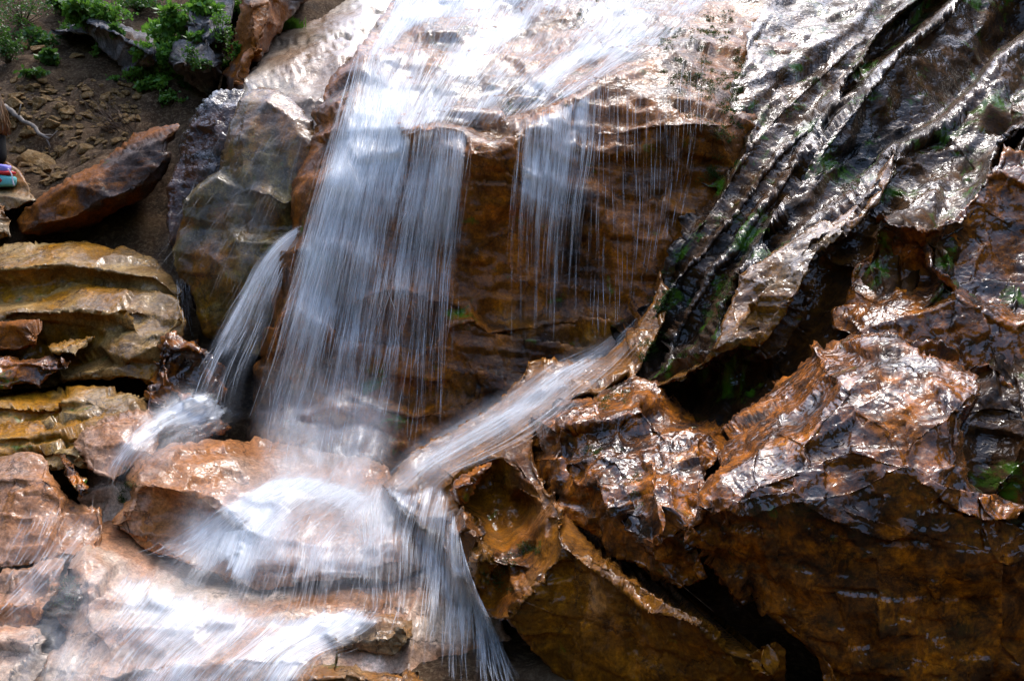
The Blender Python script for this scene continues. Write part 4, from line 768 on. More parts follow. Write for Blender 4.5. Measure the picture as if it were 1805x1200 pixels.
def cascade(name, label, cat, lines, nu=40, nv=70, off=.02, layers=2, gain=1.0, edge=.12, fade=(.0, .12), strands=0, s_len=(.15, .5), s_rad=(.0015, .004), s_alpha=(.25, .7), drift=.03, lift=.04, smooth_v=5, smooth_u=1, seed=1, fall=False, bow=0.0, soft=False, film=0.0, rag=0.0, dfix=None, jets=0):
    rng = np.random.default_rng(seed)
    A = np.stack([cr(l, nv) for l in lines])                      # lines x nv x (x, y, dens)
    k = len(lines); uu = np.linspace(0, k - 1, nu)
    B = np.stack([cr(A[:, j], nu) for j in range(nv)], 1) if k > 2 else np.stack([A[0] + (A[1] - A[0]) * t for t in np.linspace(0, 1, nu)])
    dep = np.full((nu, nv), np.nan)
    for i in range(nu):
        for j in range(nv):
            h = hit(B[i, j, 0], B[i, j, 1])
            if h is not None: dep[i, j] = (h[0] - CAMP) @ FW
    rock_d = dep.copy()
    dep = np.where(np.isnan(dep), np.nanmedian(dep), dep)
    raw = dep.copy()
    dep = smooth1(smooth1(dep, smooth_v, 1), smooth_u, 0)
    if dfix: dep = np.repeat(np.linspace(dfix[0], dfix[1], nv)[None, :], nu, 0); raw = dep.copy()
    if fall:                                                       # free fall: never follow the rock back in
        for j in range(1, nv): dep[:, j] = np.minimum(dep[:, j], dep[:, j - 1] * .85 + .15 * dep[:, j] + .0)
    dep = np.minimum(dep, smooth1(raw, 1, 1))
    V = []; Fq = []; flow = []; cov = []; mi = []; cnt = 0
    idx = np.arange(nu * nv).reshape(nu, nv)
    quads = np.stack([idx[:-1, :-1], idx[1:, :-1], idx[1:, 1:], idx[:-1, 1:]], -1).reshape(-1, 4)
    dep = dep - bow * np.sin(np.linspace(0, math.pi * .8, nv))[None, :]
    base = at(B[..., 0], B[..., 1], dep)
    du = np.concatenate([np.zeros((1, nv)), np.cumsum(np.linalg.norm(np.diff(base, axis=0), axis=-1), 0)], 0)
    du = np.repeat(np.mean(du, 1, keepdims=True), nv, 1)
    dv = np.concatenate([np.zeros((nu, 1)), np.cumsum(np.linalg.norm(np.diff(base, axis=1), axis=-1), 1)], 1)
    dv = np.repeat(np.mean(dv, 0, keepdims=True), nu, 0)
    tu = np.linspace(0, 1, nu)[:, None]; tv = np.linspace(0, 1, nv)[None, :]
    eu = np.clip(np.minimum(tu, 1 - tu) / max(edge, 1e-3), 0, 1); eu = eu * eu * (3 - 2 * eu)
    ev = np.clip(tv / max(fade[0], 1e-3), 0, 1) * np.clip((1 - tv) / max(fade[1], 1e-3), 0, 1)
    C = B[..., 2] * gain * eu * ev
    if rag:                                                        # ragged lower end
        nz = perlin(np.stack([np.arange(nu) * .23, np.full(nu, seed * 1.3), np.zeros(nu)], -1), seed) + .5 * perlin(np.stack([np.arange(nu) * .8, np.full(nu, seed * 2.3), np.zeros(nu)], -1), seed)
        C = C * np.clip((1 - rag * np.clip(.5 + 1.2 * nz, 0, 1)[:, None] - tv) / .22, 0, 1)
    pat = perlin(np.stack([du * 2.2 + seed, dv * .9, np.full_like(du, seed * .7)], -1).reshape(-1, 3), 30 + seed).reshape(nu, nv)
    C = np.clip(C * (1 + .85 * pat), 0, 1.25)                      # thick and thin places
    tocam = CAMP - base; tocam /= np.linalg.norm(tocam, axis=-1, keepdims=True)
    for l in range(layers):
        o_ = off * (1 + 1.6 * l)
        fl = np.stack([du + 13.7 * l + seed * 3.3, dv + 5.1 * l + seed * 1.7, np.full_like(du, l * 2.0 + seed)], -1).reshape(-1, 3)
        wob = np.stack([fbm(fl * np.array([5, 1.2, 1]), 3, seed + 40 + l)], -1).reshape(nu, nv, 1)
        V.append((base + tocam * (o_ + wob * off * .9)).reshape(-1, 3)); Fq.append(quads + cnt); cnt += nu * nv
        flow.append(fl); cov.append((C * (1.0 if l == 0 else .82)).ravel()); mi.append(np.full(len(quads), 2 if soft else 0))
    if film:
        V.append((base + tocam * off * .6).reshape(-1, 3)); Fq.append(quads + cnt); cnt += nu * nv; flow.append(fl); cov.append((C * film).ravel()); mi.append(np.full(len(quads), 2))
    if strands:
        jc = rng.uniform(0, nu - 1, max(jets, 1))
        ns = 9
        ang = np.array([0, 2.09, 4.19])
        bl = lambda G, a, b: _bil(G, a, b)
        n_done = 0; tries = 0
        while n_done < strands and tries < strands * 6:
            tries += 1
            u0 = rng.uniform(0, nu - 1) if not jets or rng.uniform() < .3 else float(np.clip(rng.choice(jc) + rng.normal(0, nu * .02), 0, nu - 1)); ln = rng.uniform(*s_len) * (nv - 1); v0 = rng.uniform(-.1, 1) * (nv - 1)
            vs = np.linspace(v0, v0 + ln, ns)
            if vs[-1] < 2 or v0 > nv - 2: continue
            vs = np.clip(vs, 0, nv - 1)
            if vs[-1] - vs[0] < 2: continue
            us = np.clip(u0 + rng.normal(0, drift) * nu * np.linspace(0, 1, ns), 0, nu - 1)
            dn = bl(C[..., None], us, vs)[:, 0]
            if rng.uniform() > np.clip(dn.mean() * 1.6, 0, 1): continue
            p = bl(base, us, vs); tc_ = bl(tocam, us, vs)
            p = p + tc_ * (off + lift * rng.uniform(.2, 1))
            tg = np.gradient(p, axis=0); tg /= np.linalg.norm(tg, axis=1)[:, None] + 1e-9
            s1 = np.cross(tg, tc_); s1 /= np.linalg.norm(s1, axis=1)[:, None] + 1e-9; s2 = np.cross(s1, tg)
            rad = rng.uniform(*s_rad) * np.sin(np.linspace(.12, math.pi - .12, ns)) ** .6
            ring = p[:, None] + rad[:, None, None] * (np.cos(ang)[None, :, None] * s1[:, None] + np.sin(ang)[None, :, None] * s2[:, None])
            V.append(ring.reshape(-1, 3)); a_ = np.arange(ns - 1)[:, None] * 3 + np.arange(3)[None, :]; b_ = np.arange(ns - 1)[:, None] * 3 + (np.arange(3)[None, :] + 1) % 3
            q = np.stack([a_, b_, b_ + 3, a_ + 3], -1).reshape(-1, 4) + cnt; Fq.append(q); cnt += ns * 3
            sl = np.linspace(0, ln / nv * dv.max(), ns)
            flow.append(np.repeat(np.stack([np.full(ns, u0 * 9.1), sl + tries * 1.37, np.full(ns, tries * .71)], -1), 3, 0))
            env = np.sin(np.linspace(.03, math.pi - .03, ns)) ** 1.3
            cov.append(np.repeat(rng.uniform(*s_alpha) * env, 3)); mi.append(np.ones(len(q), int)); n_done += 1
    V = np.vstack(V); Fq = np.vstack(Fq)
    o = mesh_obj(name, V, Fq, WM, mi=np.concatenate(mi), attrs={'flow': ('FLOAT_VECTOR', np.vstack(flow)), 'cover': ('FLOAT', np.concatenate(cov))})
    return tag(o, label, cat, kind='stuff' if cat == 'spray' else None)

def _bil(G, us, vs):
    i = np.clip(np.floor(us).astype(int), 0, G.shape[0] - 2); j = np.clip(np.floor(vs).astype(int), 0, G.shape[1] - 2)
    a = (us - i)[:, None]; b = (vs - j)[:, None]
    return (G[i, j] * (1 - a) + G[i + 1, j] * a) * (1 - b) + (G[i, j + 1] * (1 - a) + G[i + 1, j + 1] * a) * b

# upper stream over the bright slab
cascade('stream', 'white stream sheeting down the bright slab at the top towards the lip of the fall', 'stream',
        [[(705, -60, .9), (672, 20, .9), (645, 75, .9), (612, 170, .8), (590, 240, .7)], [(760, -60, 1), (730, 20, 1.0), (700, 80, 1.0), (660, 160, .95), (645, 240, .9)], [(840, -60, 1), (800, 20, .95), (760, 100, .6), (730, 170, .8), (705, 240, .9)],
         [(920, -60, 1), (880, 20, .95), (840, 90, .9), (790, 150, .75), (755, 225, .8)], [(1000, -60, .9), (960, 20, .7), (930, 90, .65), (870, 150, .6), (815, 225, .65)], [(1100, -60, .9), (1060, 30, .75), (1000, 100, .7), (940, 150, .65), (880, 215, .5)],
         [(1190, -60, .8), (1140, 30, .75), (1090, 80, .75), (1030, 130, .7), (960, 190, .65)], [(1310, -60, .75), (1260, 10, .7), (1210, 60, .65), (1130, 110, .6), (1040, 150, .5)]],
        nu=90, nv=60, off=.02, gain=1.05, film=.3, edge=.05, fade=(0, .04), strands=700, s_len=(.15, .45), s_rad=(.002, .004), s_alpha=(.15, .45), smooth_v=2, seed=1, lift=.06)
# left veil
cascade('waterfall', 'wide dense veil of white water falling down the left part of the tall brown wall', 'waterfall',
        [[(618, 120, .25), (575, 240, .35), (540, 350, .4), (505, 480, .55), (470, 600, .5), (425, 740, .45)], [(632, 90, .7), (605, 200, .85), (575, 330, .9), (540, 450, .8), (510, 590, .75), (480, 770, .65)], [(660, 90, .95), (640, 200, .95), (612, 330, .85), (585, 450, .75), (560, 600, .75), (530, 810, .7)],
         [(690, 160, .95), (670, 240, .95), (650, 340, .85), (628, 460, .65), (605, 610, .62), (580, 830, .6)], [(715, 215, .9), (705, 260, .9), (690, 350, .7), (670, 470, .5), (645, 620, .55), (620, 840, .55)], [(745, 215, .9), (738, 280, .8), (725, 370, .5), (705, 480, .4), (685, 620, .5), (665, 820, .45)]],
        nu=80, nv=90, off=.03, gain=1.0, edge=.12, fade=(.05, .06), film=.22, rag=.2, jets=22, strands=1500, s_len=(.08, .32), s_rad=(.001, .0034), s_alpha=(.1, .55), drift=.022, lift=.09, smooth_v=4, seed=2, fall=True)
cascade('waterfall', 'narrower curtain of water dropping from the bright notch right of the dense veil', 'waterfall',
        [[(722, 222, .9), (714, 300, .85), (700, 400, .7), (685, 500, .5), (675, 640, .3), (665, 780, .2)], [(775, 216, 1), (768, 300, .95), (755, 400, .75), (742, 500, .4), (730, 640, .25), (722, 770, .2)], [(812, 222, .95), (808, 300, .8), (800, 400, .6), (790, 500, .3), (780, 640, .2), (775, 760, .15)], [(836, 240, .5), (833, 320, .45), (822, 420, .25), (815, 520, .2), (808, 640, .15), (802, 740, .1)]],
        nu=50, nv=80, off=.025, gain=1.2, edge=.28, fade=(.03, .25), film=.25, rag=.25, jets=12, strands=800, s_len=(.1, .35), s_rad=(.001, .003), s_alpha=(.12, .5), drift=.012, lift=.08, smooth_v=4, seed=3, fall=True)
cascade('waterfall', 'thin right hand curtain of separate water strands over the rusty wall', 'waterfall',
        [[(905, 225, .3), (898, 330, .3), (892, 440, .2), (888, 600, .12)], [(935, 202, .85), (922, 300, .7), (912, 420, .45), (915, 600, .25)], [(985, 184, .75), (975, 300, .65), (968, 420, .45), (960, 600, .3)], [(1020, 165, .8), (1012, 280, .6), (1005, 400, .5), (1000, 600, .3)], [(1070, 135, .7), (1058, 260, .45), (1035, 400, .3), (1028, 590, .2)]],
        nu=60, nv=80, off=.025, gain=1.2, edge=.25, fade=(.04, .2), film=.2, rag=.45, jets=12, strands=650, s_len=(.1, .35), s_rad=(.001, .003), s_alpha=(.12, .5), drift=.01, lift=.08, smooth_v=4, seed=4, fall=True)
cascade('waterfall', 'sparse fine drips trickling down the brown wall beside the ribbed slab', 'waterfall',
        [[(1040, 155, .4), (1030, 350, .35), (1020, 600, .3)], [(1110, 125, .4), (1100, 330, .35), (1085, 580, .3)], [(1180, 100, .35), (1170, 300, .3), (1140, 480, .25)], [(1255, 90, .3), (1240, 230, .25), (1215, 360, .2)]],
        nu=40, nv=60, off=.02, gain=.75, edge=.1, fade=(.04, .1), layers=1, strands=260, s_len=(.08, .3), s_rad=(.001, .0025), s_alpha=(.2, .6), drift=.006, lift=.06, seed=5, fall=True)
# side jet
cascade('waterfall', 'loose outer strands spreading left and right of the dense veil with rock showing through', 'waterfall',
        [[(606, 150, .3), (548, 290, .5), (512, 410, .55), (470, 560, .5), (420, 750, .4)], [(650, 130, .5), (610, 290, .55), (570, 430, .5), (525, 590, .5), (480, 800, .45)], [(700, 225, .6), (672, 340, .5), (640, 470, .5), (600, 620, .5), (565, 830, .45)], [(770, 222, .6), (748, 340, .55), (722, 470, .5), (695, 620, .5), (665, 830, .4)], [(840, 245, .4), (826, 350, .5), (806, 480, .45), (785, 620, .4), (760, 790, .3)]],
        nu=90, nv=90, off=.06, gain=.95, edge=.2, fade=(.1, .12), layers=1, film=.3, rag=.3, jets=20, strands=700, s_len=(.08, .3), s_rad=(.001, .003), s_alpha=(.1, .5), drift=.03, lift=.12, smooth_v=5, seed=21, fall=True)
cascade('waterfall', 'bright side jet shooting out left of the dense veil and down to the jagged rocks', 'waterfall',
        [[(540, 385, .8), (490, 415, .85), (452, 455, .9), (410, 530, .8), (370, 600, .75), (342, 650, .7), (325, 705, .6)], [(545, 405, 1), (498, 435, 1), (465, 480, .95), (430, 550, .8), (388, 620, .75), (358, 670, .7), (345, 715, .6)], [(550, 425, .95), (505, 455, .9), (480, 505, .7), (450, 575, .55), (415, 640, .5), (390, 690, .4), (380, 730, .3)], [(550, 440, .6), (510, 475, .6), (492, 530, .5), (470, 600, .35), (445, 660, .3), (430, 720, .2), (425, 745, .2)]],
        nu=36, nv=70, off=.02, gain=1.1, edge=.2, fade=(.02, .08), dfix=(6.75, 5.75), film=.8, rag=.15, strands=170, s_len=(.12, .4), s_rad=(.0015, .004), s_alpha=(.15, .5), drift=.05, lift=.12, smooth_v=8, seed=6)
cascade('stream', 'misty pink tinted stream sliding left from the foot of the side jet', 'stream',
        [[(345, 680, .7), (290, 705, .8), (235, 740, .75), (190, 790, .6), (165, 830, .4), (150, 900, .2)], [(395, 700, .8), (345, 725, .9), (285, 750, .9), (235, 785, .75), (205, 825, .5), (180, 900, .3)], [(450, 735, .5), (400, 745, .6), (345, 752, .7), (300, 765, .6), (255, 795, .5), (225, 830, .3)]],
        nu=40, nv=60, off=.03, gain=1.05, edge=.25, fade=(.08, .2), film=.8, rag=.2, strands=120, s_len=(.15, .4), s_rad=(.0012, .003), s_alpha=(.1, .35), drift=.04, lift=.06, seed=7)
# apron
cascade('stream', 'smooth veil of water running down the sloping apron from right to left below the wall', 'stream',
        [[(1095, 575, .3), (1040, 610, .5), (960, 640, .7), (880, 700, .85), (780, 755, .9), (700, 805, .95), (650, 850, .9)], [(1120, 560, .4), (1060, 620, .6), (970, 680, .8), (890, 730, .8), (800, 780, .8), (730, 825, .85), (680, 870, .85)], [(1130, 580, .3), (1075, 640, .45), (990, 705, .6), (920, 750, .6), (840, 795, .5), (770, 830, .6), (720, 880, .7)], [(1140, 600, .15), (1090, 660, .25), (1010, 730, .3), (940, 780, .3), (870, 810, .3), (810, 835, .4), (770, 870, .5)]],
        nu=60, nv=90, off=.012, gain=.82, edge=.32, fade=(.2, .05), film=.45, jets=10, strands=600, s_len=(.12, .4), s_rad=(.0012, .003), s_alpha=(.1, .4), drift=.04, lift=.05, smooth_v=1, seed=8)
cascade('waterfall', 'ragged curtain of water falling off the end of the apron beside the dark toe', 'waterfall',
        [[(640, 850, .8), (625, 900, .7), (630, 980, .6), (620, 1060, .6)], [(680, 850, .9), (665, 920, .8), (668, 1000, .7), (665, 1100, .6)], [(725, 860, .8), (715, 930, .7), (722, 1020, .7), (725, 1160, .5)], [(770, 845, 1), (770, 930, 1), (762, 1000, .9), (775, 1180, .7)], [(795, 890, .6), (800, 980, .8), (820, 1060, .8), (840, 1220, .6)], [(835, 1040, .3), (865, 1090, .6), (895, 1150, .6), (940, 1240, .5)]],
        nu=70, nv=70, off=.03, gain=.95, edge=.08, fade=(.05, .12), bow=.06, film=.35, rag=.35, jets=16, strands=900, s_len=(.12, .4), s_rad=(.0012, .0035), s_alpha=(.12, .5), drift=.015, lift=.10, smooth_v=5, seed=9, fall=True)
# pool rock
cascade('stream', 'foaming white water spreading over the broad rock in the middle of the stream', 'stream',
        [[(470, 830, .3), (420, 870, .6), (360, 905, .75), (300, 940, .6), (240, 975, .3)], [(520, 830, .5), (470, 860, .9), (410, 900, .9), (370, 945, .85), (330, 985, .5)], [(580, 830, .6), (530, 860, .95), (490, 890, .7), (450, 935, .8), (440, 990, .7)], [(640, 850, .7), (590, 880, .7), (570, 900, .3), (540, 940, .5), (530, 1000, .6)], [(690, 880, .6), (660, 910, .5), (640, 940, .45), (620, 980, .6), (610, 1030, .6)], [(740, 930, .4), (720, 960, .5), (700, 990, .6), (690, 1020, .6), (690, 1060, .5)]],
        nu=70, nv=60, off=.03, gain=1.15, edge=.14, film=.6, fade=(.15, .03), strands=900, s_len=(.15, .4), s_rad=(.0012, .003), s_alpha=(.12, .4), drift=.05, lift=.08, seed=10)
cascade('waterfall', 'low white fall pouring off the lip of the broad middle rock onto pale rock', 'waterfall',
        [[(340, 930, .5), (310, 975, .4), (280, 1010, .3)], [(385, 935, .9), (385, 990, .75), (365, 1040, .6)], [(430, 930, .95), (425, 1000, .9), (400, 1070, .8)], [(475, 935, .35), (478, 1000, .35), (465, 1075, .5)], [(545, 955, .7), (545, 1010, .7), (530, 1085, .6)], [(615, 960, .3), (615, 1020, .35), (605, 1085, .4)], [(690, 975, .4), (690, 1030, .4), (690, 1080, .3)]],
        nu=70, nv=36, off=.04, gain=1.12, edge=.06, fade=(.0, .2), bow=.08, film=.35, rag=.55, jets=12, strands=400, s_len=(.4, .9), s_rad=(.001, .0025), s_alpha=(.1, .35), drift=.02, lift=.07, smooth_v=3, seed=11, fall=True)
cascade('stream', 'broad sheet of blurred white water crossing the pale foreground rock to the bottom edge', 'stream',
        [[(190, 970, .6), (165, 1010, .7), (130, 1060, .55), (80, 1130, .6), (30, 1230, .7)], [(290, 1000, .8), (265, 1050, .75), (215, 1090, .65), (150, 1150, .65), (90, 1240, .75)], [(390, 1050, .8), (360, 1080, .75), (310, 1110, .7), (250, 1160, .6), (200, 1250, .6)], [(460, 1060, .9), (440, 1090, .9), (400, 1130, .85), (350, 1175, .75), (290, 1260, .7)], [(550, 1065, .8), (530, 1090, .75), (480, 1130, .75), (430, 1170, .6), (370, 1250, .55)], [(640, 1060, .8), (600, 1095, .7), (560, 1120, .6), (500, 1160, .6), (450, 1240, .6)], [(730, 1080, .5), (695, 1120, .5), (645, 1145, .45), (590, 1165, .4), (540, 1230, .5)]],
        nu=90, nv=70, off=.022, gain=1.1, edge=.12, film=.45, fade=(.15, .02), strands=500, s_len=(.15, .45), s_rad=(.0012, .003), s_alpha=(.1, .35), drift=.03, lift=.05, smooth_v=3, seed=12)
cascade('stream', 'thin film of streaked water running over the orange rocks at the left edge', 'stream',
        [[(30, 900, .35), (10, 940, .4), (-30, 990, .4)], [(110, 880, .4), (70, 940, .45), (10, 1010, .45)], [(180, 900, .45), (140, 960, .5), (70, 1040, .5), (0, 1100, .4)], [(190, 930, .3), (150, 985, .4), (110, 1040, .35), (40, 1110, .3)]],
        nu=44, nv=50, off=.015, gain=.85, edge=.2, film=.8, fade=(.2, .15), layers=2, strands=120, s_len=(.15, .4), s_rad=(.0015, .004), s_alpha=(.15, .4), drift=.03, lift=.03, seed=13)
cascade('waterfall', 'two small trickles dropping off the ochre shelves beside the rusty tall slab', 'waterfall',
        [[(305, 478, .5), (312, 530, .5), (318, 580, .2)], [(318, 490, .45), (326, 540, .45), (335, 590, .2)], [(338, 500, .6), (344, 560, .5), (352, 600, .2)]], nu=18, nv=30, off=.03, gain=.8, edge=.2, fade=(.1, .2), strands=60, s_len=(.2, .6), s_rad=(.0015, .003), s_alpha=(.3, .7), drift=.02, lift=.03, seed=14, fall=True)
# spray
cascade('spray', 'fine slanting spray drifting across the tall upright slab', 'spray',
        [[(430, 120, .5), (330, 300, .3), (240, 470, .15)], [(520, 130, .6), (420, 330, .5), (320, 520, .3)], [(570, 200, .6), (500, 380, .6), (420, 560, .4)]],
        nu=30, nv=60, off=.12, gain=.2, edge=.15, fade=(.1, .2), layers=1, soft=True, strands=320, s_len=(.06, .25), s_rad=(.0008, .0016), s_alpha=(.06, .25), drift=.06, lift=.5, smooth_v=14, smooth_u=6, seed=15, fall=True)
cascade('spray', 'soft cloud of splashing spray at the foot of the wall where the falls meet', 'spray',
        [[(430, 640, .3), (430, 740, .7), (440, 830, .6), (450, 890, .3)], [(540, 620, .4), (540, 740, .8), (550, 830, .9), (560, 900, .5)], [(640, 640, .4), (630, 760, .8), (620, 840, .9), (620, 920, .6)], [(740, 680, .3), (720, 760, .6), (690, 840, .8), (670, 930, .6)]],
        nu=40, nv=50, off=.2, gain=.62, edge=.3, fade=(.35, .3), soft=True, layers=3, strands=300, s_len=(.1, .4), s_rad=(.001, .002), s_alpha=(.06, .25), drift=.08, lift=.35, smooth_v=10, smooth_u=4, seed=16)

cascade('spray', 'soft white mist rising over the broad middle rock where the water spreads', 'spray',
        [[(290, 870, .2), (270, 930, .5), (250, 1000, .4), (240, 1060, .2)], [(400, 820, .4), (390, 890, .9), (370, 970, .7), (350, 1060, .4)], [(520, 800, .5), (510, 870, .9), (500, 960, .7), (490, 1060, .5)], [(640, 800, .4), (640, 870, .8), (640, 960, .7), (640, 1060, .5)], [(760, 840, .2), (750, 920, .5), (745, 1000, .5), (740, 1080, .3)]],
        nu=40, nv=40, off=.12, gain=.7, edge=.25, fade=(.35, .3), layers=2, soft=True, smooth_v=8, smooth_u=5, seed=17)
cascade('spray', 'thin white mist hanging over the stream at the foot of the side jet', 'spray',
        [[(330, 650, .3), (270, 700, .6), (200, 760, .5), (150, 830, .3)], [(390, 660, .4), (340, 720, .8), (270, 780, .7), (200, 850, .4)], [(460, 690, .3), (420, 750, .5), (350, 800, .5), (280, 860, .2)]],
        nu=30, nv=30, off=.15, gain=.62, edge=.3, fade=(.3, .35), layers=2, soft=True, smooth_v=8, smooth_u=5, seed=18)
cascade('spray', 'luminous mist drifting over the foreground rocks in the lower left', 'spray',
        [[(60, 930, .2), (20, 1010, .4), (-40, 1100, .3), (-60, 1220, .2)], [(200, 950, .5), (150, 1030, .75), (80, 1120, .7), (30, 1230, .6)], [(380, 1010, .5), (330, 1070, .7), (260, 1140, .6), (200, 1240, .5)], [(560, 1040, .4), (520, 1090, .6), (450, 1150, .6), (390, 1240, .5)]],
        nu=40, nv=40, off=.12, gain=.5, edge=.2, fade=(.25, .05), layers=2, soft=True, smooth_v=8, smooth_u=5, seed=19)

cascade('spray', 'soft spray lifting off the edge of the sloping rock apron', 'spray',
        [[(1060, 580, .2), (900, 670, .5), (740, 760, .7), (620, 850, .5)], [(1080, 610, .3), (940, 700, .6), (790, 790, .7), (650, 900, .6)], [(1080, 660, .2), (960, 740, .3), (840, 810, .4), (720, 920, .4)]],
        nu=30, nv=40, off=.06, gain=.6, edge=.3, fade=(.25, .25), layers=2, soft=True, smooth_v=5, smooth_u=3, seed=20)

# ------------------------------------------------------------------ small things
def empty(name, loc):
    o = bpy.data.objects.new(name, None); COL.objects.link(o); o.location = tuple(loc); return o
def tube(pts, rad, n=7):
    p = np.asarray(pts, float); rad = np.broadcast_to(rad, (len(p),))
    tg = np.gradient(p, axis=0); tg /= np.linalg.norm(tg, axis=1)[:, None] + 1e-9
    ref = np.array([.3, .9, .2]); s1 = np.cross(tg, ref); s1 /= np.linalg.norm(s1, axis=1)[:, None] + 1e-9; s2 = np.cross(tg, s1)
    a = np.linspace(0, 2 * math.pi, n, endpoint=False)
    ring = p[:, None] + rad[:, None, None] * (np.cos(a)[None, :, None] * s1[:, None] + np.sin(a)[None, :, None] * s2[:, None])
    V = np.vstack([ring.reshape(-1, 3), p[:1], p[-1:]]); k = len(p)
    i = np.arange(k - 1)[:, None] * n; j = np.arange(n)[None, :]; j2 = (j + 1) % n
    Fc = [tuple(f) for f in np.stack([i + j, i + j2, i + n + j2, i + n + j], -1).reshape(-1, 4)]
    for q in range(n):
        Fc.append((k * n, (q + 1) % n, q)); Fc.append((k * n + 1, (k - 1) * n + q, (k - 1) * n + (q + 1) % n))
    return V, Fc
def join(parts):
    V = []; Fc = []; c = 0
    for v, f in parts:
        V.append(v); Fc += [tuple(int(i) + c for i in q) for q in f]; c += len(v)
    return np.vstack(V), Fc
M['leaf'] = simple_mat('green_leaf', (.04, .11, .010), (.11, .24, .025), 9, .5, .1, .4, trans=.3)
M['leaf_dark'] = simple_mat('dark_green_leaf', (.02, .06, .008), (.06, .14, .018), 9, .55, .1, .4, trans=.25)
M['stem'] = simple_mat('plant_stem', (.05, .035, .015), (.09, .07, .03), 30)
M['deadwood'] = simple_mat('weathered_wood', (.09, .07, .055), (.26, .22, .18), 18, .8, .6)
M['twig'] = simple_mat('dry_twig', (.06, .035, .02), (.13, .08, .05), 30)

def shrub(px, py, rx, ry, n, label, leaf=.05, mat='leaf', seed=1, name='shrub', cat='shrub', group=None, grass=False):
    h = hit(px, py + ry * .6) or hit(px, py)
    if h is None: return
    rng = np.random.default_rng(seed)
    d = (h[0] - CAMP) @ FW
    s = d / F; base = h[0]
    root = empty(name, base); tag(root, label, cat, group)
    V = []; Fc = []; c = 0; st = []
    nc = max(4, n // 60)
    cl = [(rng.normal(0, .42), rng.normal(-.1, .45), rng.normal(0, .35)) for _ in range(nc)]
    for k in range(n):
        if grass:
            b = np.array([rng.normal(0, .5) * rx * s, rng.normal(0, .3) * rx * s, 0]); ln = ry * s * rng.uniform(.7, 1.9)
            lean = rng.normal(0, .35, 2); w = .006
            p0 = b; p1 = b + np.array([lean[0] * ln * .3, lean[1] * ln * .3, ln * .6]); p2 = b + np.array([lean[0] * ln, lean[1] * ln, ln * .95])
            V += [p0 + [-w, 0, 0], p0 + [w, 0, 0], p1 + [w, 0, 0], p1 + [-w, 0, 0], p2]; Fc += [(c, c + 1, c + 2, c + 3), (c + 3, c + 2, c + 4)]; c += 5; continue
        q = cl[rng.integers(nc)]
        ctr = np.array([(q[0] + rng.normal(0, .17)) * rx * s * 1.2, (q[2] + rng.normal(0, .2)) * rx * s * .9 - .1 * rx * s, (-(q[1] + rng.normal(0, .17)) * 1.1 + .55) * ry * s * 1.1])
        dirv = rng.normal(0, 1, 3) + np.array([0, -.25, .1]); dirv /= np.linalg.norm(dirv)
        upv = np.cross(dirv, rng.normal(0, 1, 3)); upv /= np.linalg.norm(upv); L_ = leaf * rng.uniform(.6, 1.35); w = L_ * .34
        nrm = np.cross(dirv, upv)
        V += [ctr, ctr + dirv * L_ * .45 + upv * w - nrm * w * .3, ctr + dirv * L_ - nrm * L_ * .15, ctr + dirv * L_ * .45 - upv * w - nrm * w * .3]
        Fc += [(c, c + 1, c + 2), (c, c + 2, c + 3)]; c += 4
        if k % 25 == 0: st.append(tube([[0, 0, -.03], ctr * .5 + rng.normal(0, .02, 3), ctr], [.007, .004, .002], 4))
    o = mesh_obj('foliage', V, Fc, M[mat], parent=root, smooth=False)
    if st:
        v_, f_ = join(st); mesh_obj('stem', v_, f_, M['stem'], parent=root)
    return root
PL = [(300, 115, 34, 26, 1500, 'brightest green shrub, growing under the blue grey outcrop beside the knobbly cliff', 'leaf'),
      (245, 137, 24, 10, 420, 'low yellowish green plant trailing along the lower edge of the blue grey outcrop', 'leaf'),
      (150, 22, 34, 26, 1100, 'leafy green shrub hanging over the left top of the blue grey outcrop', 'leaf'),
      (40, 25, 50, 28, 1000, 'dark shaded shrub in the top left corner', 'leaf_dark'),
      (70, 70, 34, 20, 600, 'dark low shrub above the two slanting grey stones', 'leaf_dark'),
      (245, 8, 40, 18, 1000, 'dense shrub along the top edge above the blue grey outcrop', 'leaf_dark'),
      (310, 35, 28, 24, 800, 'green shrub on the hillside right above the blue grey outcrop', 'leaf'),
      (385, 55, 18, 26, 600, 'upright leafy shrub on the knobbly brown outcrop', 'leaf'),
      (415, 20, 26, 26, 700, 'pale green shrub next to the brown cliff at the top', 'leaf'),
      (305, 172, 20, 14, 420, 'small green plant at the foot of the hillside just above the orange stained boulder', 'leaf'),
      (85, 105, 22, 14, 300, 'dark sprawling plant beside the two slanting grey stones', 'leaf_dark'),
      (165, 92, 14, 16, 260, 'small plant growing out of the left edge of the blue grey outcrop', 'leaf'),
      (350, 70, 14, 12, 260, 'tiny plant in a cleft of the knobbly brown outcrop', 'leaf'),
      (415, 95, 10, 10, 160, 'little plant low on the brown cliff beside the misty slab', 'leaf'),
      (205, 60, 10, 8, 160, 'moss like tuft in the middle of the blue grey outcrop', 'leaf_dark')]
for i, (x, y, rx, ry, n, lb, mt) in enumerate(PL): shrub(x, y, rx, ry, n, lb, [.055, .04, .07, .032][i % 4], mt, seed=300 + i, group='green plants on the hillside')
shrub(512, 45, 16, 12, 260, 'bright tuft of grass between the brown cliff and the pale misty slab', mat='leaf', seed=340, name='grass_tuft', cat='grass tuft', grass=True)


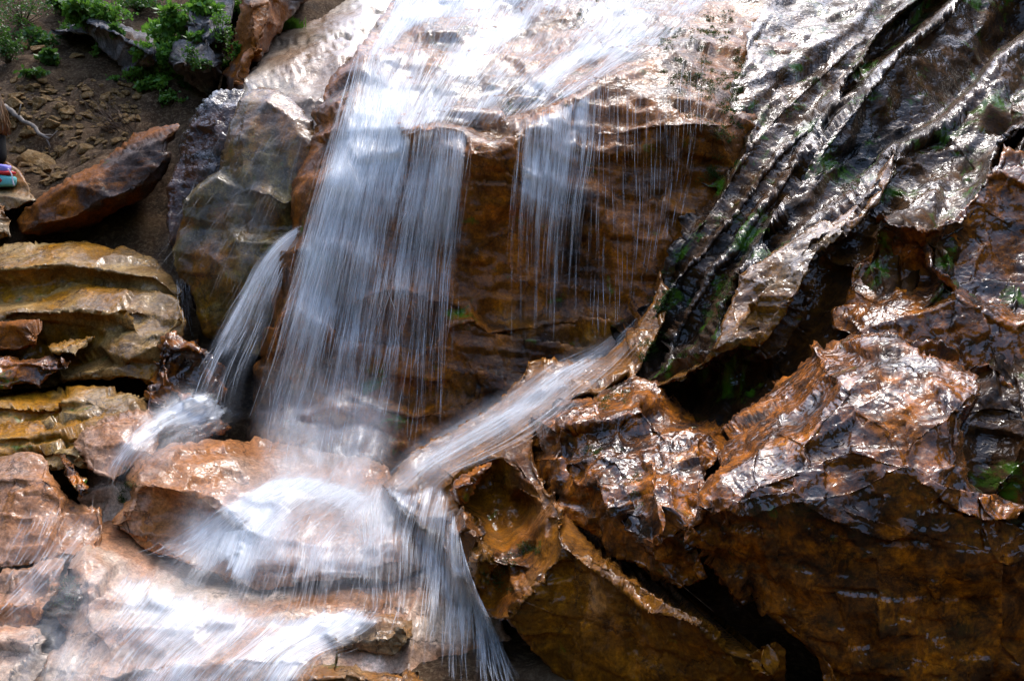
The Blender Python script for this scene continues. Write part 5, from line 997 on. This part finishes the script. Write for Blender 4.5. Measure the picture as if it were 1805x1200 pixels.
for i, (x, y, rx, ry, n, lb, mt) in enumerate([
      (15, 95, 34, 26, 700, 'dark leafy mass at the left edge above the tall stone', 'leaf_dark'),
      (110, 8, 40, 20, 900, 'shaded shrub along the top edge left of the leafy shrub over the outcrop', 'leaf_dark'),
      (195, 30, 30, 16, 700, 'fresh green plant spilling over the top of the blue grey outcrop', 'leaf'),
      (290, 60, 30, 18, 700, 'spreading green plant on the right shoulder of the blue grey outcrop', 'leaf'),
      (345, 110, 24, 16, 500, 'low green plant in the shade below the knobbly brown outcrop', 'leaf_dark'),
      (275, 150, 22, 10, 380, 'creeping light green plant between the bright shrub and the bare soil', 'leaf'),
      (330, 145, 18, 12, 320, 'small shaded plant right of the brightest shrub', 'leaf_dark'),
      (360, 15, 30, 20, 700, 'dense green plant on the crest of the knobbly brown outcrop', 'leaf'),
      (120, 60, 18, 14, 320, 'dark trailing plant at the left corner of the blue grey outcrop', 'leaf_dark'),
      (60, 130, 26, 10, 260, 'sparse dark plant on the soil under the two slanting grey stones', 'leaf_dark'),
      (395, 110, 16, 18, 300, 'narrow green plant hanging beside the brown cliff block', 'leaf'),
      (250, 90, 18, 10, 260, 'thin green plant rooted in the face of the blue grey outcrop', 'leaf')]):
    shrub(x, y, rx, ry, n, lb, [.036, .06, .045, .075][i % 4], mt, seed=360 + i, group='green plants on the hillside')
# moss clinging to wet rock
M['moss'] = simple_mat('wet_moss', (.012, .03, .004), (.05, .095, .012), 30, .7, .1, .3, trans=.2)
def moss(x0, y0, x1, y1, wpx, n, label, seed):
    rng = np.random.default_rng(seed); V = []; Fc = []; c = 0
    for k in range(n):
        if k % 22 == 0: t = rng.uniform(); cx_ = x0 + (x1 - x0) * t + rng.normal(0, wpx); cy_ = y0 + (y1 - y0) * t + rng.normal(0, wpx) * .8; sp_ = rng.uniform(2.5, 6)
        h = hit(cx_ + rng.normal(0, sp_), cy_ + rng.normal(0, sp_ * .6))
        if h is None: continue
        p, nn = h; nn = nn if nn @ (CAMP - p) > 0 else -nn
        for q in range(7):
            d = nn * rng.uniform(.3, 1) + rng.normal(0, .6, 3) + np.array([0, 0, -.35]); d /= np.linalg.norm(d); s = np.cross(d, rng.normal(0, 1, 3)); s /= np.linalg.norm(s)
            L_ = rng.uniform(.005, .013) * float(np.linalg.norm(p - CAMP)) / 7.5; b = p + rng.normal(0, .006, 3) - nn * .003; w = L_ * .35
            V += [b - s * w, b + s * w, b + d * L_]; Fc.append((c, c + 1, c + 2)); c += 3
    if V: tag(mesh_obj('moss_patch', V, Fc, M['moss'], smooth=False), label, 'moss', 'moss patches on the wet rock', kind='stuff')
for i, a in enumerate([(1180, 70, 1290, 40, 16, 700, 'dark moss band at the top of the bright slab above the sparse drips'), (1190, 120, 1280, 180, 22, 1100, 'largest moss patch, where the wall meets the ribbed slab'), (1300, 90, 1275, 260, 12, 700, 'upright streak of moss in the groove beside the ribbed slab'), (1262, 280, 1240, 330, 8, 300, 'small moss tuft low in the groove beside the ribbed slab'),
      (1020, 40, 1080, 15, 12, 400, 'moss on the small rock step in the upper stream'), (890, 195, 990, 170, 8, 260, 'thin moss line along the ledge behind the lip'), (1150, 560, 1180, 500, 9, 350, 'moss in the cleft left of the long brown tan slab'), (1120, 630, 1165, 590, 8, 300, 'moss below the cleft where the apron begins'), (1250, 560, 1285, 490, 8, 320, 'moss in the dark groove along the long brown tan slab'),
      (900, 1000, 935, 960, 10, 320, 'bright moss in the hollow of the rusty tongue'), (860, 1015, 900, 1030, 8, 240, 'moss under the lowest knob of the rusty tongue'), (1050, 710, 1110, 690, 9, 300, 'moss on the upper ledge of the knobbly rock'), (1010, 800, 1070, 790, 6, 220, 'moss strip on the middle ledge of the knobbly rock'), (1120, 840, 1110, 880, 8, 200, 'moss tuft beside the flat pale face of the knobbly rock'),
      (110, 1010, 130, 1060, 12, 300, 'moss covering the dark face between the foreground rocks'), (215, 890, 225, 830, 8, 200, 'moss on the orange corner of the broad middle rock')]):
    moss(*a, 900 + i)
# loose stones on the slope
def ico(n=2):
    t = (1 + 5 ** .5) / 2
    v = np.array([(-1, t, 0), (1, t, 0), (-1, -t, 0), (1, -t, 0), (0, -1, t), (0, 1, t), (0, -1, -t), (0, 1, -t), (t, 0, -1), (t, 0, 1), (-t, 0, -1), (-t, 0, 1)], float)
    f = [(0, 11, 5), (0, 5, 1), (0, 1, 7), (0, 7, 10), (0, 10, 11), (1, 5, 9), (5, 11, 4), (11, 10, 2), (10, 7, 6), (7, 1, 8), (3, 9, 4), (3, 4, 2), (3, 2, 6), (3, 6, 8), (3, 8, 9), (4, 9, 5), (2, 4, 11), (6, 2, 10), (8, 6, 7), (9, 8, 1)]
    v /= np.linalg.norm(v, axis=1)[:, None]
    for _ in range(n):
        mid = {}; vl = list(v); nf = []
        def m(a, b):
            k = (min(a, b), max(a, b))
            if k not in mid: p = vl[a] + vl[b]; vl.append(p / np.linalg.norm(p)); mid[k] = len(vl) - 1
            return mid[k]
        for a, b, c in f:
            x, y, z = m(a, b), m(b, c), m(c, a); nf += [(a, x, z), (b, y, x), (c, z, y), (x, y, z)]
        v = np.array(vl); f = nf
    return v, np.array(f)
IV, IF_ = ico(3)
def stone_mesh(seed):
    rng = np.random.default_rng(seed); v = IV.copy()
    for k in range(11):                                             # cut flat faces
        n = rng.normal(0, 1, 3); n[2] *= 1.3; n /= np.linalg.norm(n); c = rng.uniform(.45, .85)
        t = v @ n; v = np.where((t > c)[:, None], v - (t - c)[:, None] * n, v)
    return v + fbm(v * 2.5 + seed, 4, seed)[:, None] * v * .06
SM = []
for i in range(8):
    me = bpy.data.meshes.new('stone'); me.from_pydata([tuple(p) for p in stone_mesh(500 + i)], [], [tuple(int(q) for q in f) for f in IF_]); me.materials.append(M['scree'])
    me.polygons.foreach_set('use_smooth', np.zeros(len(me.polygons), bool)); SM.append(me)
def put_stone(x, y, w, hgt, rot, k, label, sink=.25, flat=.45, rng=None):
    q = GBVH.ray_cast(C0, Vector(at(x, y, 1.0) - CAMP).normalized())
    if q[0] is None: return
    d = (np.array(q[0]) - CAMP) @ FW; s = d / F
    o = bpy.data.objects.new('stone', SM[k % 8]); COL.objects.link(o)
    o.scale = (w * s * .55, w * s * .45, max(hgt * s * .6, w * s * flat * .4))
    n = q[1] if q[1].z > 0 else -q[1]
    qn = Vector((0, 0, 1)).rotation_difference(n.lerp(Vector((0, 0, 1)), .35))
    o.rotation_mode = 'QUATERNION'; o.rotation_quaternion = qn @ Vector((0, 0, 1)).rotation_difference(Vector((0, 0, 1))) @ Matrix.Rotation(rot, 4, 'Z').to_quaternion()
    o.location = q[0] + n * hgt * s * .15
    tag(o, label, 'stone', 'loose stones on the bare slope'); return o
BIGST = [(30, 187, 34, 22, .3, 'broad flat tan stone just right of the blond hair'), (60, 285, 66, 22, -.3, 'longest flat pale stone lying across the slope above the leaning boulder'), (93, 222, 26, 20, .6, 'squarish pinkish stone in the middle of the bare slope'), (90, 165, 22, 14, .2, 'tan stone at the top of the small stone group below the dark soil'), (118, 197, 28, 10, -.5, 'narrow slanting stone right of the small stone group'), (42, 88, 18, 26, 1.2, 'left one of the two slanting grey stones under the dark shrub'), (70, 92, 30, 22, -.8, 'right one of the two slanting grey stones under the dark shrub'), (135, 100, 26, 10, .1, 'flat grey stone at the left foot of the blue grey outcrop'), (80, 300, 26, 18, .4, 'chunky stone right below the longest flat pale stone'), (205, 250, 24, 10, .2, 'pale stone resting against the upper edge of the leaning boulder'), (155, 202, 24, 10, -.6, 'thin slanting stone high on the slope left of the dead twigs'), (180, 193, 26, 10, .1, 'flat stone with a mossy edge left of the dead twigs'), (150, 265, 30, 18, .9, 'wide stone in the rubble above the leaning boulder'), (3, 70, 10, 26, 0, 'tall stone at the left edge below the dark shrub')]
for i, (x, y, w, hg, r_, lb) in enumerate(BIGST): put_stone(x, y, w, hg, r_, i, lb)
rng = np.random.default_rng(77)
for i in range(330):
    t = rng.uniform(); x = rng.uniform(0, 250); y = rng.uniform(140, 345) if rng.uniform() < .8 else rng.uniform(150, 215)
    if y < 125 + x * .1 or y > 372 - x * .55: continue
    w = float(np.clip(rng.lognormal(2.35, .5), 4, 26))
    put_stone(x, y, w, w * rng.uniform(.35, .7), rng.uniform(0, 6.3), int(rng.integers(8)), 'one of many small angular tan stones scattered on the bare brown slope')

# white fallen branch and dead twigs
a = [hit(x, y)[0] for x, y in ((12, 198), (40, 220), (66, 238), (92, 256))]
pts = np.array([p + np.array([0, -.05, .05]) for p in a]); ps = cr(pts, 16); ps += np.stack([fbm(ps * 6, 2, 3)] * 3, -1) * .03
parts = [tube(ps, np.linspace(.030, .018, 16), 8)]
for (i, dx, dz) in ((15, .10, .07), (14, .06, -.10), (13, .14, .0), (5, .05, .10)): parts.append(tube([ps[i], ps[i] + [dx * .6, -.03, dz * .6], ps[i] + [dx, -.03, dz * 1.3]], [.012, .009, .005], 5))
v_, f_ = join(parts); tag(mesh_obj('branch', v_, f_, M['deadwood']), 'bleached white fallen branch lying on the stony slope right of the blond hair', 'branch')
rng = np.random.default_rng(5); parts = []
b0 = hit(225, 228)[0]
for k in range(26):
    st = b0 + np.array([rng.uniform(-.12, .12), rng.uniform(-.05, .1), -.05]); ln = rng.uniform(.2, .55); dr = np.array([rng.normal(-.7, .5), rng.normal(-.1, .2), rng.uniform(.25, 1.0)]); dr /= np.linalg.norm(dr)
    p1 = st + dr * ln * .5 + rng.normal(0, .02, 3); p2 = st + dr * ln + rng.normal(0, .05, 3); parts.append(tube([st, p1, p2], [.005, .004, .002], 4))
    for q in range(2):
        d2 = dr + rng.normal(0, .5, 3); parts.append(tube([p1, p1 + d2 * .09, p1 + d2 * .17], [.003, .0025, .0015], 4))
v_, f_ = join(parts); tag(mesh_obj('dead_twigs', v_, f_, M['twig']), 'tangle of thin dead twigs above the orange stained end of the leaning boulder', 'twigs')

# person at the left edge: seated, turned away, long blond brown hair, black top
M['skin'] = simple_mat('skin', (.46, .27, .19), (.55, .34, .25), 30, .5, .1)
M['black_cloth'] = simple_mat('black_cloth', (.004, .004, .004), (.009, .009, .009), 80, .85, .3)
def hair_mat():
    m, nt, nd, L = newmat('blond_brown_hair'); tc = N(nt, 'TexCoord'); mp = N(nt, 'Mapping'); mp.inputs['Scale'].default_value = (60, 60, 4); L.new(tc.outputs['Object'], mp.inputs[0])
    sx = N(nt, 'SeparateXYZ'); L.new(tc.outputs['Object'], sx.inputs[0])
    c1 = ramp(nt, noise(nt, mp.outputs[0], 1, 5, .7), [(.3, (.10, .05, .02)), (.55, (.28, .15, .06)), (.75, (.55, .34, .14))])
    c2 = ramp(nt, noise(nt, mp.outputs[0], 1, 5, .7), [(.3, (.02, .013, .009)), (.6, (.055, .035, .022)), (.8, (.09, .06, .04))])
    f = N(nt, 'MapRange'); f.inputs[1].default_value = .60; f.inputs[2].default_value = .78; L.new(sx.outputs[2], f.inputs[0])
    p = N(nt, 'BsdfPrincipled'); L.new(mixc(nt, f.outputs[0], c1, c2), p.inputs['Base Color']); p.inputs['Roughness'].default_value = .45
    o = N(nt, 'OutputMaterial'); L.new(p.outputs[0], o.inputs[0]); return m
M['hair'] = hair_mat()
def skin_body(name, nodes, edges, mat, parent=None, sub=2):
    me = bpy.data.meshes.new(name); me.from_pydata([n[0] for n in nodes], edges, [])
    o = bpy.data.objects.new(name, me); COL.objects.link(o)
    o.modifiers.new('skin', 'SKIN'); s_ = o.modifiers.new('sub', 'SUBSURF'); s_.levels = sub; s_.render_levels = sub
    for i, n in enumerate(nodes):
        r_ = n[1] if isinstance(n[1], tuple) else (n[1], n[1]); me.skin_vertices[0].data[i].radius = r_; me.skin_vertices[0].data[i].use_root = i == 0
    bpy.context.view_layer.update()
    m2 = bpy.data.meshes.new_from_object(o.evaluated_get(bpy.context.evaluated_depsgraph_get())); m2.name = name
    o.modifiers.clear(); o.data = m2; m2.materials.clear(); m2.materials.append(mat); m2.polygons.foreach_set('use_smooth', np.ones(len(m2.polygons), bool))
    if parent: o.parent = parent
    return o
hp = at(-14, 302, 8.5)
person = empty('person', hp); tag(person, 'person with long blond brown hair in a black top, seated at the left edge', 'person')
# local frame: x right, y away from camera, z up; she faces left and slightly away
nodes = [((0, 0, .05), .14), ((0, 0, .22), .12), ((-.01, 0, .40), (.15, .11)), ((-.01, 0, .50), .07), ((-.015, 0, .56), .05), ((-.02, 0, .64), .075), ((-.025, 0, .72), (.085, .09)), ((-.02, 0, .79), .06),
         ((-.10, -.09, .05), .085), ((-.45, -.12, .06), .065), ((-.50, -.12, -.36), .04), ((-.60, -.12, -.40), .03), ((-.10, .09, .05), .085), ((-.45, .12, .08), .065), ((-.50, .13, -.34), .04), ((-.60, .13, -.38), .03),
         ((-.01, -.18, .44), .055), ((-.10, -.22, .20), .042), ((-.30, -.16, .14), .03), ((-.37, -.14, .13), .026), ((-.01, .18, .44), .055), ((-.10, .22, .20), .042), ((-.30, .14, .16), .03), ((-.37, .12, .15), .026), ((-.125, 0, .665), .012)]
edges = [(0, 1), (1, 2), (2, 3), (3, 4), (4, 5), (5, 6), (6, 7), (0, 8), (8, 9), (9, 10), (10, 11), (0, 12), (12, 13), (13, 14), (14, 15), (2, 16), (16, 17), (17, 18), (18, 19), (2, 20), (20, 21), (21, 22), (22, 23), (5, 24)]
skin_body('body', nodes, edges, M['skin'], person)
skin_body('top', [((0, 0, .03), .155), ((0, 0, .22), .135), ((-.01, 0, .41), (.165, .125)), ((-.01, 0, .485), .078), ((-.01, -.185, .44), .066), ((-.055, -.20, .33), .055), ((-.01, .185, .44), .066), ((-.055, .20, .33), .055)], [(0, 1), (1, 2), (2, 3), (2, 4), (4, 5), (2, 6), (6, 7)], M['black_cloth'], person)
skin_body('trousers', [((0, 0, .04), .15), ((-.10, -.09, .05), .098), ((-.45, -.12, .06), .075), ((-.50, -.12, -.33), .052), ((-.10, .09, .05), .098), ((-.45, .12, .08), .075), ((-.50, .13, -.31), .052)], [(0, 1), (1, 2), (2, 3), (0, 4), (4, 5), (5, 6)], M['black_cloth'], person)
rng = np.random.default_rng(9); parts = []
for k in range(420):                                                 # locks of hair from the crown down the back
    th = rng.uniform(-1.9, 1.9); e = rng.uniform(.15, 1.0)
    r0 = np.array([.105 * math.cos(th) * e - .02, .105 * math.sin(th) * e, .72 + .105 * math.sqrt(max(0, 1 - e * e * .8))])
    r1 = np.array([.115 * math.cos(th) - .01, .115 * math.sin(th), .68]); ln = rng.uniform(.20, .34)
    r2 = r1 + np.array([.02 + rng.normal(0, .012), rng.normal(0, .02), -ln * .5]); r3 = r2 + np.array([rng.normal(.0, .02), rng.normal(0, .02), -ln * .5])
    parts.append(tube(cr([r0, r1, r2, r3], 9), np.array([.008, .010, .010, .010, .009, .009, .008, .006, .003]), 5))
v_, f_ = join(parts); mesh_obj('hair', v_, f_, M['hair'], parent=person)

# bag on the flat rock
M['teal'] = simple_mat('teal_cloth', (.10, .42, .42), (.18, .55, .54), 25, .8, .6)
M['red'] = simple_mat('red_cloth', (.42, .015, .02), (.55, .03, .03), 30, .8, .5)
M['blue'] = simple_mat('blue_violet_cloth', (.05, .06, .45), (.34, .30, .62), 14, .8, .6)
def sack(cx, w, h, dp, z, seed, n=22, m=14, pw=.55):
    V = []; Fc = []
    for i in range(m + 1):
        ph = -math.pi / 2 + math.pi * i / m
        for j in range(n):
            th = 2 * math.pi * j / n; c_, s_ = math.cos(th), math.sin(th); cp_, sp_ = math.cos(ph), math.sin(ph)
            pw_ = lambda a: math.copysign(abs(a) ** pw, a)
            V.append([cx + w * pw_(c_) * pw_(cp_), dp * pw_(s_) * pw_(cp_), z + h * pw_(sp_)])
    V = np.array(V); V += fbm(V * 9 + seed, 4, seed)[:, None] * .014
    for i in range(m):
        for j in range(n): Fc.append((i * n + j, i * n + (j + 1) % n, (i + 1) * n + (j + 1) % n, (i + 1) * n + j))
    return V, Fc
hb = hit(4, 334); bl_ = hb[0] if hb else at(4, 332, 8.2)
bl_ = at(2, 331, (bl_ - CAMP) @ FW - .02)
bag = empty('bag', bl_); tag(bag, 'teal cloth bag with a red band and blue violet top, on the flat grey rock', 'bag')
v_, f_ = sack(0, .135, .055, .075, .06, 1); body = mesh_obj('bag_body', v_, f_, M['teal'], parent=bag)
v_, f_ = sack(.0, .125, .022, .07, .135, 2); mesh_obj('band', v_, f_, M['red'], parent=bag)
v_, f_ = sack(-.01, .105, .038, .062, .175, 3); mesh_obj('bag_top', v_, f_, M['blue'], parent=bag)
V = np.array([[.03, -.082, .035], [.058, -.080, .06], [.03, -.080, .09], [.002, -.082, .06], [.03, -.076, .035], [.058, -.074, .06], [.03, -.074, .09], [.002, -.076, .06]])
mesh_obj('patch', V, [(0, 1, 2, 3), (7, 6, 5, 4), (0, 4, 5, 1), (1, 5, 6, 2), (2, 6, 7, 3), (3, 7, 4, 0)], M['red'], parent=bag, smooth=False)
v_, f_ = tube(cr([[.10, -.05, .17], [.135, -.06, .12], [.15, -.07, .06], [.165, -.08, .01]], 12), .006, 6); mesh_obj('strap', v_, f_, simple_mat('pale_strap', (.5, .45, .5), (.62, .58, .62), 40), parent=bag)
